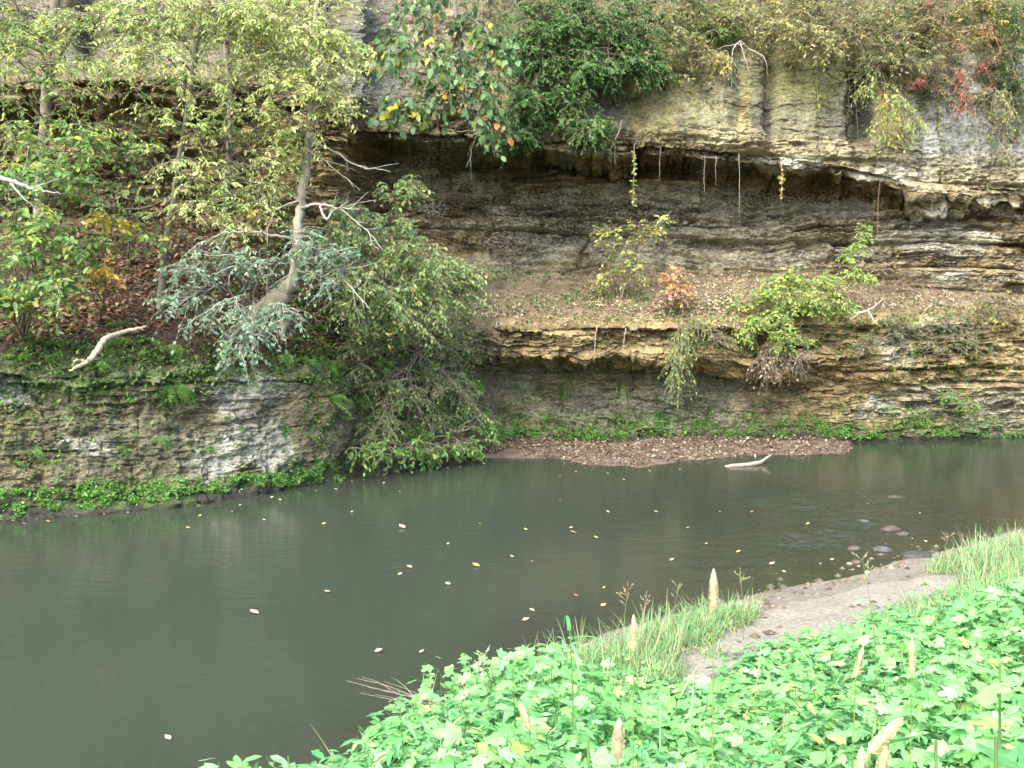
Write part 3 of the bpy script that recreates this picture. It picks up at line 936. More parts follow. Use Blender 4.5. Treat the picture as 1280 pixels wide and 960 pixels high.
def plant(name, label, cat, base, trunk, blobs, o, group=None, seed=0, bare=(), limb_name='branch', crown='crown', mat=None, trunk_name='trunk'):
    """trunk: list of (px, py, Y, radius) from the base up; blobs: (px, py, rx, ry, Y, depth[, t on trunk]); bare: leafless limbs as lists of (px, py, Y, r)"""
    rng = np.random.default_rng(seed + 1000)
    root = thing(name, base, label, cat, group)
    tp = None
    if trunk:
        raw = np.array([list(at(a, b, Y)) + [r] for a, b, Y, r in trunk])
        tp = smooth_path(raw, 8 * len(raw), .012, rng)
        mb = MB(); add_tube(mb, tp[:, :3], np.maximum(tp[:, 3], .006), 9, o['bark'])
        if o.get('flare'):
            for a in np.linspace(0, 6.2, 5)[:-1]:
                p = tp[0, :3]; dv = np.array([math.cos(a), math.sin(a), -.5])
                add_tube(mb, [p + UP * .2, p + dv * .2, p + dv * .5 - UP * .1], [tp[0, 3] * .6, tp[0, 3] * .4, .01], 5, o['bark'])
        mb.build(trunk_name, M_BARK, root)
    leaves = MB()
    for bl in blobs:
        px, py, rx, ry, Y, dY = bl[:6]
        c = at(px, py, Y); rad = np.array([rx * Y / F, dY, ry * Y / F])
        if tp is None:
            st = np.array(base, float)
        elif len(bl) > 6:
            st = tp[int(bl[6] * (len(tp) - 1)), :3]
        else:
            st = tp[np.argmin(np.linalg.norm(tp[:, :3] - c - UP * -.3, axis=1)), :3]
        oo = dict(o)
        if len(bl) > 7: oo.update(bl[7])
        if o.get('size') == .082 and bl[1] > 85:
            oo.update(sub=5, spr=4)
        br = MB()
        grow_blob(br, leaves, st, c, rad, oo, rng)
        br.build(limb_name, M_BARK, root)
    for lm in bare:
        raw = np.array([list(at(a, b, Y)) + [r] for a, b, Y, r in lm])
        bp = smooth_path(raw, 6 * len(raw), .01, rng)
        br = MB(); add_tube(br, bp[:, :3], np.maximum(bp[:, 3], .004), 6, o.get('barebark', o['bark']))
        for q in range(len(bp) // 5):
            i = rng.integers(len(bp) // 3, len(bp) - 1)
            dv = unit(bp[i, :3] - bp[i - 1, :3]) + rng.normal(0, .5, 3)
            add_tube(br, [bp[i, :3], bp[i, :3] + dv * .15, bp[i, :3] + dv * .3 + rng.normal(0, .05, 3)], [bp[i, 3] * .6, .006, .003], 4, o.get('barebark', o['bark']))
        br.build(limb_name, M_BARK, root)
    leaves.build(crown, mat or M_LEAF, root)
    return root


def base_on(px, py):
    p, n, ok = cliff_at([px], [py])
    return p[0]


# ------------------------------------------------------------------ trees and bushes on the left
tree_o = dict(bark=BARK_GREY, pal=YG, sub=9, spr=5, k=13, len=.46, size=.082, wid=.42, droop=.35, hang=.4, limb=.022)
b0 = base_on(48, 330)
plant('tree', 'slender grey tree at the left edge with yellow green drooping leaves', 'tree', b0,
      [(48, 335, b0[1] - .1, .12), (50, 250, b0[1] - .3, .10), (58, 120, 17.6, .09), (66, 40, 17.4, .08), (72, -60, 17.4, .09), (80, -200, 17.5, .05)],
      [(30, 25, 70, 45, 16.4, .9), (95, 40, 70, 40, 16.6, .8), (20, 110, 60, 40, 16.2, .8), (110, 120, 60, 25, 16.3, .7), (60, -50, 120, 40, 16.5, 1.2), (-60, 60, 60, 80, 16, 1), (40, 160, 50, 25, 16.4, .6), (165, 90, 45, 25, 16.3, .5), (-20, 10, 60, 60, 16, .9), (60, 80, 60, 30, 15.9, .6), (20, 60, 60, 40, 15.8, .6), (130, 20, 60, 30, 16.2, .6), (100, 155, 50, 20, 16.2, .5), (10, 165, 40, 25, 16, .5)],
      dict(tree_o, airy=1, pal=[(4, (.30, .42, .13)), (3, (.17, .29, .07)), (2, (.34, .41, .09)), (.4, (.44, .4, .08))]), seed=1)
b1 = base_on(200, 385)
plant('tree', 'thin leaning sapling growing from leafy slope, second trunk from the left', 'tree', b1,
      [(200, 392, b1[1] - .05, .075), (206, 320, 17.4, .058), (214, 262, 17.3, .053), (228, 180, 17.1, .047), (240, 95, 17, .042), (248, 30, 17, .05), (258, -80, 17, .03)],
      [(215, 20, 70, 35, 16.2, .8), (275, 40, 60, 30, 16.3, .7), (170, 45, 55, 22, 16.3, .6), (255, 10, 80, 30, 15.8, .8), (200, 130, 45, 14, 16.6, .5), (235, 225, 45, 14, 16.6, .4), (265, 120, 40, 18, 16.5, .4), (260, -50, 110, 40, 16.4, 1), (205, 70, 50, 20, 16, .5), (180, 15, 60, 25, 16.2, .6), (225, 105, 50, 18, 16.2, .5), (245, 165, 50, 20, 16.4, .5), (225, 195, 40, 14, 16.5, .4), (250, 260, 40, 14, 16.6, .4), (300, 15, 60, 30, 16, .6)],
      tree_o, seed=2,
      bare=[[(206, 250, 17.2, .018), (170, 262, 17.0, .014), (120, 252, 16.8, .012), (85, 246, 16.7, .006)], [(232, 160, 17.1, .02), (260, 190, 16.9, .013), (285, 235, 16.8, .006)], [(236, 130, 17, .018), (270, 105, 16.7, .012), (310, 98, 16.6, .005)]])
b2 = base_on(281, 345)
plant('tree', 'straight grey brown sapling between the leaning sapling and pale trunk', 'tree', b2,
      [(281, 345, b2[1] - .05, .08), (282, 270, 18.6, .066), (286, 200, 18.5, .06), (288, 125, 18.4, .055), (284, 50, 18.2, .06), (290, -80, 18, .04)],
      [(330, 60, 55, 28, 16.8, .6), (310, 110, 45, 18, 16.9, .5), (335, 170, 45, 18, 16.8, .5), (300, 205, 40, 14, 16.8, .4), (315, 232, 42, 14, 16.7, .4), (350, 215, 30, 14, 16.8, .4), (300, 30, 60, 30, 16.6, .7), (270, 245, 40, 12, 16.9, .3), (320, -40, 90, 40, 17, 1), (270, 165, 40, 14, 16.9, .4), (340, 80, 50, 22, 16.7, .5), (310, 145, 40, 16, 16.7, .4), (355, 190, 30, 14, 16.7, .4), (330, 255, 36, 12, 16.8, .3), (295, 275, 30, 10, 16.8, .3), (345, 25, 60, 28, 16.4, .6)],
      tree_o, seed=3)
b3 = base_on(332, 388)
plant('tree', 'pale barked leaning tree with white dead side branches above the outcrop', 'tree', b3,
      [(322, 398, 17.2, .20), (345, 376, 17.1, .19), (368, 345, 17.0, .10), (372, 290, 17, .085), (378, 240, 17.05, .078), (386, 170, 17.1, .07), (389, 130, 17.1, .065), (392, 60, 17, .05), (398, -40, 17, .04)],
      [(360, 20, 65, 35, 16.2, .8), (410, 20, 40, 30, 16.4, .6), (385, 75, 55, 28, 16.1, .7), (420, 95, 30, 25, 16.3, .4), (345, 95, 45, 20, 16.2, .5), (410, 135, 30, 18, 16.3, .35), (350, 140, 40, 14, 16.3, .4), (380, -50, 110, 40, 16.4, 1), (325, 20, 45, 25, 15.9, .5), (395, 45, 40, 24, 16, .5), (425, 60, 24, 22, 16.2, .4), (370, 110, 40, 18, 16.1, .4), (400, 115, 35, 16, 16.1, .4), (380, 155, 40, 14, 16.3, .3)],
      dict(tree_o, bark=(.26, .25, .19), barebark=(.30, .29, .25), flare=True, pal=[(5, (.44, .52, .17)), (3, (.33, .44, .13)), (2, (.54, .57, .26)), (.6, (.42, .33, .14))]), seed=4,
      bare=[[(374, 262, 17, .028), (395, 255, 16.8, .025), (425, 262, 16.6, .018), (455, 285, 16.5, .012), (478, 312, 16.4, .005)],
            [(376, 250, 17, .022), (345, 262, 16.8, .016), (338, 280, 16.7, .006)],
            [(385, 175, 17, .022), (415, 188, 16.8, .016), (450, 208, 16.6, .012), (488, 214, 16.5, .004)],
            [(386, 190, 17, .02), (405, 200, 16.8, .012), (430, 222, 16.7, .005)],
            [(371, 300, 17, .03), (330, 292, 16.6, .022), (285, 290, 16.3, .014), (255, 305, 16.2, .006)],
            [(400, 258, 16.7, .02), (408, 275, 16.6, .02), (420, 262, 16.5, .016), (450, 262, 16.4, .008)],
            [(388, 120, 17, .018), (425, 108, 16.6, .012), (462, 122, 16.4, .005)],
            [(372, 320, 16.9, .03), (415, 330, 16.6, .026), (432, 352, 16.5, .02), (450, 372, 16.4, .012), (462, 386, 16.3, .006)],
            [(340, 330, 16.7, .018), (300, 330, 16.3, .012), (262, 345, 16.2, .005)]])
# broad leaved bushes at the left edge
bo = dict(bark=BARK_BROWN, pal=BROAD, sub=8, spr=5, k=9, len=.45, size=.11, wid=.62, droop=.3, hang=.35, limb=.025)
b4 = base_on(30, 425)
plant('bush', 'broad leaved green bush arching over the slope at the left edge', 'bush', b4, None,
      [(35, 195, 50, 30, 15.4, .6), (95, 175, 40, 25, 15.6, .4), (20, 260, 40, 40, 15, .6), (75, 215, 45, 22, 15.3, .5), (30, 330, 45, 30, 14.9, .5), (10, 380, 40, 25, 14.7, .4), (60, 290, 35, 22, 15, .4), (-60, 300, 50, 80, 14.6, .7), (60, 355, 30, 18, 14.9, .3)],
      bo, seed=5, limb_name='stem', crown='foliage')
plant('bush', 'small green sapling with yellow and orange leaves on leaf strewn slope', 'bush', base_on(125, 400), None,
      [(120, 300, 22, 14, 15.7, .3), (105, 335, 20, 14, 15.6, .3), (135, 345, 14, 10, 15.6, .2, 0, dict(pal=[(1, (.5, .40, .05)), (1, (.42, .22, .05))])), (140, 270, 14, 8, 15.8, .2, 0, dict(pal=[(1, (.5, .46, .06))]))],
      dict(bo, sub=6, spr=3, k=6, len=.3, limb=.015), seed=6, limb_name='stem', crown='foliage')
plant('bush', 'low pale green leafed bush below the leaning sapling', 'bush', base_on(165, 330), None,
      [(150, 190, 40, 18, 17, .4), (170, 160, 30, 16, 17, .3), (140, 235, 35, 14, 16.8, .3), (180, 270, 30, 10, 16.8, .3), (195, 305, 30, 12, 16.6, .3)],
      dict(bo, sub=6, spr=3, k=7, size=.11, pal=BUSH, limb=.018), seed=61, limb_name='stem', crown='foliage')
# blue green bush hanging over the outcrop
plant('bush', 'blue green leafed bush drooping over the top of the outcrop', 'bush', base_on(320, 405), None,
      [(235, 340, 38, 28, 16.2, .5), (270, 320, 40, 22, 16.3, .5), (320, 330, 35, 22, 16.3, .4), (225, 380, 30, 22, 15.9, .4), (275, 390, 45, 28, 15.8, .5), (310, 415, 32, 24, 15.8, .4), (300, 445, 26, 14, 15.8, .3), (355, 395, 25, 14, 16, .3), (405, 345, 36, 22, 16.2, .4), (390, 300, 30, 18, 16.4, .4), (430, 320, 30, 16, 16.3, .4)],
      dict(bark=(.34, .33, .28), twig=(.30, .28, .23), pal=BLUE, sub=9, spr=4, k=8, len=.36, size=.08, wid=.62, droop=.4, hang=.3, limb=.02, arch=.35), seed=7, limb_name='stem', crown='foliage')
# the bushy, vine hung bank between outcrop and terrace
bk = dict(bark=(.20, .17, .13), pal=BUSH, sub=14, spr=7, k=8, len=.32, size=.085, wid=.55, droop=.5, hang=.5, limb=.02)
plant('bush', 'feathery green bush with yellow tinge spilling between outcrop and terrace', 'bush', base_on(480, 385), None,
      [(455, 265, 45, 22, 18.2, .5), (505, 290, 40, 25, 18.4, .5), (470, 310, 50, 25, 18, .5), (540, 330, 35, 28, 18.8, .5), (575, 365, 28, 28, 19.5, .4), (480, 360, 50, 25, 17.9, .5), (535, 380, 40, 28, 18.6, .5), (440, 350, 30, 25, 17.8, .4), (505, 235, 30, 12, 18.8, .3), (425, 290, 35, 18, 17.9, .4), (440, 385, 30, 22, 17.8, .4), (590, 340, 22, 18, 19.8, .3), (520, 340, 40, 25, 18.2, .5), (495, 400, 40, 22, 18.2, .4)],
      dict(bk, pal=[(4, (.19, .31, .11)), (3, (.26, .38, .14)), (2, (.36, .42, .16)), (.8, (.46, .43, .13))]), seed=8, limb_name='stem', crown='foliage')
plant('bush', 'dark green tangle of vines hanging down the bank to the creek', 'bush', base_on(520, 440), None,
      [(465, 420, 35, 30, 18.8, .3), (520, 430, 45, 30, 19.3, .3), (570, 430, 25, 28, 20.3, .25), (480, 480, 40, 30, 18.9, .25), (535, 490, 45, 30, 19.6, .25), (590, 500, 20, 30, 20.3, .2), (470, 535, 30, 22, 18.6, .2), (545, 540, 40, 22, 19.6, .2), (500, 510, 40, 25, 18.9, .2), (440, 450, 20, 30, 18.5, .2), (560, 470, 30, 25, 19.9, .2)],
      dict(bk, pal=[(4, (.11, .215, .065)), (3, (.165, .28, .08)), (1.6, (.23, .34, .10)), (1.2, (.27, .23, .15))], arch=.1, droop=.35, size=.07, keep=.62, sub=12, spr=6, twig=(.32, .27, .21)), seed=9, limb_name='stem', crown='foliage')
plant('bush', 'bright green leafy plants at the waterline below the vine hung bank', 'bush', base_on(530, 555), None,
      [(465, 565, 28, 14, 18.1, .25), (510, 560, 30, 14, 18.7, .25), (555, 560, 30, 14, 19.3, .25), (595, 555, 24, 14, 19.9, .25), (605, 530, 15, 18, 20.3, .25)],
      dict(bk, pal=FERN, size=.10, arch=.1, sub=8, spr=4), seed=10, limb_name='stem', crown='foliage')

# ------------------------------------------------------------------ overhead and upper slope vegetation
plant('overhanging_branch', 'big branch with heart shaped green and yellow leaves hanging from the top', 'branch', at(560, -260, 20.8),
      [(560, -260, 20.8, .10), (556, -120, 20.3, .07), (566, -20, 20, .05), (575, 60, 19.9, .035), (580, 120, 19.9, .025), (612, 175, 20, .015), (618, 195, 20, .008)],
      [(520, 10, 55, 25, 19.6, .6), (590, 20, 55, 28, 19.5, .6), (500, 60, 40, 25, 19.6, .5), (560, 65, 50, 25, 19.4, .5), (622, 60, 26, 20, 19.6, .4), (545, 105, 35, 20, 19.5, .4), (600, 105, 24, 25, 19.6, .3), (500, 130, 22, 14, 19.6, .25), (610, 140, 12, 16, 19.8, .2)],
      dict(bark=(.2, .18, .15), pal=[(5, (.10, .20, .08)), (3, (.15, .26, .12)), (1, (.22, .28, .07)), (.5, (.48, .40, .05)), (.3, (.42, .2, .1))], sub=8, spr=4, k=6, len=.4, size=.17, wid=.72, droop=.7, hang=.7, limb=.025, flat=.5), seed=20,
      bare=[[(580, 125, 19.9, .02), (556, 140, 19.9, .012), (530, 150, 19.9, .005)], [(600, 160, 20, .015), (590, 185, 20, .008), (588, 210, 20, .004)], [(575, 100, 19.9, .015), (590, 150, 20, .01), (606, 162, 20, .006)]])
plant('bush', 'dense dark green bush clinging to the cliff above the overhang', 'bush', base_on(740, 130), None,
      [(680, 20, 45, 35, 21.6, .6), (740, 25, 50, 35, 21.7, .6), (795, 30, 40, 40, 21.9, .5), (660, 80, 35, 28, 21.6, .5), (720, 85, 45, 30, 21.5, .5), (780, 85, 40, 22, 21.8, .4), (700, 130, 45, 20, 21.6, .4), (655, 130, 30, 22, 21.6, .4), (740, 160, 28, 12, 21.5, .3), (720, -40, 110, 40, 22, .9), (640, 170, 30, 12, 21.6, .25), (660, 40, 40, 40, 21.5, .4), (760, 60, 50, 35, 21.6, .4), (700, 60, 50, 35, 21.4, .4), (810, 70, 25, 30, 22, .3)],
      dict(bark=BARK_BROWN, pal=DARK + [(.4, (.14, .17, .06))], sub=22, spr=9, k=10, len=.34, size=.085, wid=.5, droop=.4, hang=.4, limb=.03), seed=21, limb_name='stem', crown='foliage')
plant('bush', 'small bright green spray of leaves hanging below the dark cliff bush', 'bush', base_on(735, 150), None,
      [(735, 165, 20, 10, 21.3, .2), (720, 150, 24, 10, 21.3, .2)], dict(bark=TWIG, pal=FERN, sub=7, spr=4, k=9, len=.3, size=.07, wid=.4, limb=.012, droop=.5), seed=22, limb_name='stem', crown='foliage')
ol = dict(bark=(.17, .14, .10), pal=OLIVE, sub=10, spr=6, k=8, len=.4, size=.10, wid=.5, droop=.4, limb=.02)
tops = [
    ('brownish olive scrub right of the dark cliff bush', 855, 60, 45, 40, OLIVE, [(840, 30), (870, 60), (830, 90)]),
    ('green leafed bush at the top edge above the olive scrub', 870, 20, 40, 25, [(3, (.10, .17, .04)), (2, (.15, .2, .05)), (1, (.3, .25, .06))], [(860, 5), (900, 20), (890, 45)]),
    ('yellow leafed shrub at the clifftop left of the bare twigs', 950, 40, 45, 25, [(2, (.33, .31, .12)), (3, (.22, .26, .10)), (1, (.40, .35, .13))], [(920, 15), (975, 30), (1010, 45), (1030, 55)]),
    ('grey green clifftop shrub above the mossy rock', 1020, 25, 60, 28, [(3, (.19, .2, .08)), (2, (.25, .22, .09)), (1, (.13, .17, .06))], [(1000, 5), (1050, 20), (1070, 50)]),
    ('olive shrub with autumn tints draping over the dark wet streak', 1110, 50, 55, 35, OLIVE, [(1080, 20), (1120, 45), (1140, 75), (1100, 85)]),
    ('reddish brown thicket on the upper right slope', 1180, 50, 50, 40, [(3, (.22, .15, .07)), (2, (.2, .2, .07)), (.7, (.24, .12, .07))], [(1160, 20), (1200, 45), (1170, 90)]),
    ('dark green shrub at the upper right corner', 1265, 60, 30, 50, [(4, (.06, .12, .03)), (2, (.11, .18, .04)), (1, (.3, .28, .06))], [(1270, 20), (1260, 70), (1285, 100)]),
    ('pale yellow shrub left of the dark corner shrub', 1225, 20, 35, 25, [(3, (.27, .26, .08)), (2, (.36, .32, .09)), (1, (.2, .22, .06))], [(1225, 5), (1240, 35)]),
]
for i, (lb, px, py, rx, ry, pal, pts) in enumerate(tops):
    bp = base_on(px, py + ry)
    plant('shrub', lb, 'shrub', bp, None, [(x, y, rx * .6, ry * .55, bp[1] - .5, .5) for x, y in pts] + [(px, py - ry * 1.4, rx, ry, bp[1] + .3, .6)], dict(ol, pal=pal), seed=30 + i,
          limb_name='stem', crown='foliage', group='shrubs along the clifftop')
hv = dict(bark=(.2, .17, .13), pal=YELLOWISH, sub=7, spr=4, k=7, len=.34, size=.085, wid=.5, droop=.9, hang=.6, limb=.015, arch=0)
plant('hanging_bush', 'yellow green leafy vine hanging down the upper face beside the dark streak', 'vine', base_on(1100, 85), None,
      [(1095, 110, 22, 20, 22.9, .25), (1115, 135, 28, 18, 22.9, .25), (1105, 165, 20, 12, 22.9, .2), (1140, 150, 16, 14, 23.2, .2)], hv, seed=45, limb_name='stem', crown='foliage')
plant('hanging_bush', 'small tuft of pale yellow leaves under bare twigs on the cliff', 'vine', base_on(905, 55), None,
      [(900, 68, 14, 12, 22.6, .2)], dict(hv, pal=[(1, (.5, .42, .12)), (1, (.42, .38, .09))]), seed=46, limb_name='stem', crown='foliage')
plant('hanging_bush', 'thin yellowish vine trailing down the grey face at the right', 'vine', base_on(1262, 110), None,
      [(1258, 150, 18, 22, 24.0, .2), (1250, 190, 14, 18, 24.0, .2), (1245, 115, 20, 16, 24, .2)], dict(hv, pal=OLIVE), seed=47, limb_name='stem', crown='foliage')
plant('red_creeper', 'bright red creeper hanging on the grey upper right face', 'vine', base_on(1200, 80), None,
      [(1203, 95, 7, 10, 23.4, .12), (1206, 115, 8, 12, 23.4, .12), (1204, 130, 6, 6, 23.4, .1)], dict(hv, pal=RED, size=.085, sub=4, spr=3, len=.2), seed=48, limb_name='stem', crown='foliage')
plant('red_creeper', 'dull red creeper climbing through thicket in the top right', 'vine', base_on(1235, 90), None,
      [(1232, 40, 12, 22, 24.2, .2), (1236, 80, 9, 18, 24.2, .2)], dict(hv, pal=[(2, (.28, .08, .06)), (1, (.3, .14, .07))], sub=5), seed=49, limb_name='stem', crown='foliage')
plant('red_creeper', 'tiny crimson leaf tuft left of the bright red creeper', 'vine', base_on(1146, 95), None,
      [(1146, 101, 4, 4, 23.3, .06)], dict(hv, pal=[(1, (.32, .06, .06))], sub=3, spr=3, k=4, len=.12, size=.1), seed=50, limb_name='stem', crown='foliage')

# ------------------------------------------------------------------ terrace bushes
to = dict(bark=(.2, .16, .12), pal=YELLOWISH, sub=10, spr=5, k=8, len=.3, size=.085, wid=.6, droop=.3, limb=.015)
plant('sapling', 'leafy sapling with yellowing leaves standing alone against the dark back wall', 'sapling', base_on(775, 375), None,
      [(762, 290, 16, 10, 22.4, .3), (800, 285, 20, 12, 22.4, .3), (830, 275, 12, 8, 22.4, .2), (775, 315, 20, 12, 22.3, .3), (790, 340, 14, 12, 22.3, .2), (760, 345, 10, 10, 22.3, .2)],
      dict(to, pal=[(3, (.38, .42, .14)), (2, (.25, .35, .1)), (1, (.48, .43, .16))], sub=6, spr=4), seed=51, limb_name='stem', crown='foliage')
plant('orange_bush', 'small bush with orange red autumn leaves on the terrace', 'bush', base_on(848, 385), None,
      [(845, 345, 15, 13, 22, .25), (852, 365, 12, 8, 22, .2), (840, 372, 12, 8, 22, .2, 0, dict(pal=TERR))], dict(to, pal=ORANGE, sub=7, spr=4), seed=52, limb_name='stem', crown='foliage')
plant('bush', 'round yellow green bush at the front of the terrace', 'bush', base_on(965, 405), None,
      [(945, 375, 28, 18, 22, .4), (985, 370, 32, 20, 22, .4), (960, 400, 32, 16, 21.7, .4), (1020, 375, 28, 18, 22.2, .4), (1000, 350, 30, 14, 22.4, .4), (985, 425, 20, 12, 21.6, .3), (1055, 375, 20, 16, 22.5, .3), (1030, 355, 24, 14, 22.5, .3), (970, 350, 24, 12, 22.3, .3), (935, 410, 14, 10, 21.6, .25)],
      dict(to, pal=[(4, (.26, .40, .09)), (3, (.19, .32, .08)), (1.6, (.44, .46, .10))], sub=14, spr=6, size=.075), seed=53, limb_name='stem', crown='foliage')
plant('climbing_vine', 'lime green vine reaching up behind the round yellow green bush', 'vine', base_on(1060, 380), [(1060, 380, 22.8, .02), (1062, 340, 22.9, .018), (1066, 312, 23, .014), (1080, 298, 23, .01), (1082, 282, 23, .006)],
      [(1062, 340, 14, 14, 22.7, .25), (1060, 317, 8, 7, 22.8, .15), (1081, 288, 3, 8, 22.9, .08), (1085, 345, 14, 8, 22.8, .2), (1074, 304, 7, 4, 22.9, .1)], dict(to, pal=LIME, size=.07, sub=6, spr=4, len=.2), seed=54, crown='foliage', trunk_name='stem')
plant('hanging_vine', 'leafy green vine trailing off the terrace lip over the dark rock', 'vine', base_on(845, 405), None,
      [(850, 425, 14, 14, 21.2, .2), (845, 450, 10, 16, 21.2, .2), (850, 475, 8, 14, 21.4, .15), (872, 405, 14, 10, 21.3, .2)], dict(hv, pal=[(3, (.14, .24, .06)), (2, (.22, .3, .08))], size=.08), seed=55, limb_name='stem', crown='foliage')
plant('dry_bush', 'dry twiggy brown bush beneath the round yellow green bush', 'bush', base_on(965, 440), None,
      [(965, 440, 24, 14, 21.7, .3), (990, 440, 22, 12, 21.8, .3), (955, 460, 16, 8, 21.9, .2)], dict(to, pal=TERR, keep=.35, sub=14, spr=5, droop=.8), seed=56, limb_name='stem', crown='foliage')
plant('dry_bush', 'leafless grey twig bush at the back right of the terrace', 'bush', base_on(1110, 365), None,
      [(1105, 335, 26, 20, 24, .3), (1135, 345, 22, 14, 24, .3)], dict(to, pal=[(1, (.3, .28, .08))], keep=.06, sub=14, spr=5, twig=(.16, .13, .11)), seed=57, limb_name='stem', crown='foliage')
plant('dry_bush', 'reddish brown scrub with scattered green leaves at the right frame edge', 'bush', base_on(1245, 400), None,
      [(1240, 370, 26, 16, 23.6, .3), (1268, 385, 22, 18, 23.6, .3), (1225, 395, 20, 12, 23.5, .2)], dict(to, pal=[(2, (.2, .14, .1)), (2, (.14, .19, .06)), (1, (.28, .27, .07))], keep=.6), seed=58, limb_name='stem', crown='foliage')
plant('bush', 'grey green scrub covering the ledge right of the round bush', 'bush', base_on(1150, 425), None,
      [(1110, 405, 28, 14, 22.9, .25), (1150, 415, 32, 16, 23.1, .25), (1190, 405, 28, 14, 23.2, .25), (1160, 440, 34, 14, 23.1, .2), (1210, 430, 22, 14, 23.3, .2), (1080, 430, 22, 12, 22.5, .2)],
      dict(to, pal=[(3, (.10, .15, .055)), (2, (.15, .18, .08)), (1, (.2, .15, .1))], size=.06, len=.25, keep=.8), seed=59, limb_name='stem', crown='foliage')
plant('bush', 'small green shrub on the lower face above the right waterline', 'bush', base_on(1200, 500), None,
      [(1190, 495, 20, 8, 23.2, .15), (1215, 505, 16, 8, 23.3, .15)], dict(to, pal=FERN, size=.06, len=.2), seed=60, limb_name='stem', crown='foliage')
plant('bush', 'low green brown scrub on terrace left of the orange bush', 'bush', base_on(870, 415), None,
      [(875, 412, 22, 10, 21.3, .2), (900, 425, 16, 10, 21.5, .2)], dict(to, pal=[(2, (.12, .17, .05)), (2, (.2, .15, .1))], size=.06, len=.25), seed=62, limb_name='stem', crown='foliage')
# ------------------------------------------------------------------ ground cover that grows on the bluff
def ellipse_pts(spec, rng):
    out = []
    for px, py, rx, ry, n in spec:
        a = rng.uniform(0, 2 * math.pi, n); r = np.sqrt(rng.random(n))
        out.append(np.stack([px + rx * r * np.cos(a), py + ry * r * np.sin(a)], 1))
    return np.concatenate(out)


def scatter(name, label, cat, spec, size, pal, seed, tpl=T_QUAD, wid=.6, hang=.4, lift=.04, mat=None, lie=False, clump=0.0):
    rng = np.random.default_rng(seed)
    p = ellipse_pts(spec, rng)
    if clump:
        nz = fbm(p[:, 0] * .09, p[:, 1] * .14, seed, 3)
        p = p[nz > clump]
    P, N, ok = cliff_at(p[:, 0], p[:, 1])
    P, N = P[ok], N[ok]
    n = len(P)
    if lie:
        Nn = unit(N + rng.normal(0, .35, (n, 3)))
        D = unit(np.cross(Nn, rdir(n, rng)))
        P = P + N * rng.uniform(.005, lift, (n, 1))
    else:
        D = unit(N * .7 + rng.normal(0, .5, (n, 3)) + UP * .5 - UP * hang)
        Nn = unit(UP * .8 + N * .6 + rng.normal(0, .35, (n, 3)))
        P = P + N * rng.uniform(-.01, lift, (n, 1))
    s = size * rng.uniform(.5, 1.3, n)
    mb = MB()
    leaf_geo(mb, tpl, P, D, Nn, s, s * wid, pick(pal, n, rng, .25))
    return tag(mb.build(name, mat or M_LEAF), label, cat, kind='stuff')


scatter('leaf_litter', 'brown fallen leaves lying on the slope over the outcrop', 'leaf litter',
        [(120, 300, 110, 60, 1500), (150, 370, 90, 50, 1500), (70, 400, 90, 35, 1100), (260, 360, 80, 70, 900), (380, 400, 50, 40, 500), (230, 290, 120, 30, 500)], .12, LITTER, 71, lie=True, mat=M_DRY, wid=.55)
scatter('terrace_litter', 'pale brown dead leaves and twigs covering the cliff terrace', 'leaf litter',
        [(700, 385, 110, 22, 1400), (820, 375, 110, 28, 2200), (940, 365, 120, 25, 2200), (1090, 370, 110, 18, 1600), (1210, 380, 80, 15, 700), (800, 350, 150, 8, 300), (900, 395, 60, 20, 600)], .075, TERR, 72, lie=True, mat=M_DRY, wid=.5, clump=.38)
scatter('moss', 'bright green moss and liverwort along the waterline rocks', 'moss',
        [(60, 625, 90, 14, 5720), (150, 615, 80, 16, 4840), (250, 607, 70, 8, 2860), (340, 600, 60, 8, 2420), (405, 590, 35, 14, 1980), (20, 640, 40, 10, 1100),
         (700, 545, 80, 9, 3300), (660, 530, 25, 16, 1100), (790, 530, 40, 16, 1540), (850, 535, 50, 14, 1980), (930, 543, 60, 7, 1980), (1000, 533, 40, 12, 1540), (1080, 540, 60, 8, 2200), (1180, 535, 60, 10, 2420), (1250, 540, 40, 8, 1100), (1120, 520, 40, 12, 880), (620, 545, 15, 22, 1100), (745, 520, 100, 6, 660)],
        0.042, MOSS, 73, wid=.8, hang=.6, clump=.54)
scatter('ground_cover', 'small green plants sprinkled over the rock faces', 'plants',
        [(700, 500, 60, 14, 110), (860, 495, 60, 30, 160), (760, 465, 80, 12, 120), (1050, 490, 120, 30, 150), (1150, 440, 100, 40, 500), (880, 320, 250, 25, 90), (640, 345, 60, 8, 200), (1060, 420, 40, 30, 300), (820, 385, 200, 20, 900), (760, 370, 60, 14, 400), (1000, 395, 200, 16, 500), (1150, 390, 110, 20, 500), (900, 430, 60, 14, 300), (650, 390, 50, 20, 120), (1230, 470, 50, 40, 200),
         (210, 480, 60, 26, 260), (110, 560, 110, 60, 260), (320, 560, 90, 50, 200), (400, 500, 30, 60, 320), (100, 445, 100, 22, 900), (250, 450, 90, 18, 600), (380, 450, 45, 30, 600), (80, 500, 90, 30, 260), (520, 460, 85, 100, 2600), (530, 520, 80, 50, 900), (480, 350, 60, 60, 600), (700, 532, 90, 16, 500), (850, 525, 80, 20, 600), (1000, 520, 80, 24, 500), (1180, 525, 90, 20, 600), (850, 490, 40, 24, 200)], .075, FERN, 74, tpl=T_OVAL, wid=.55, clump=.4)
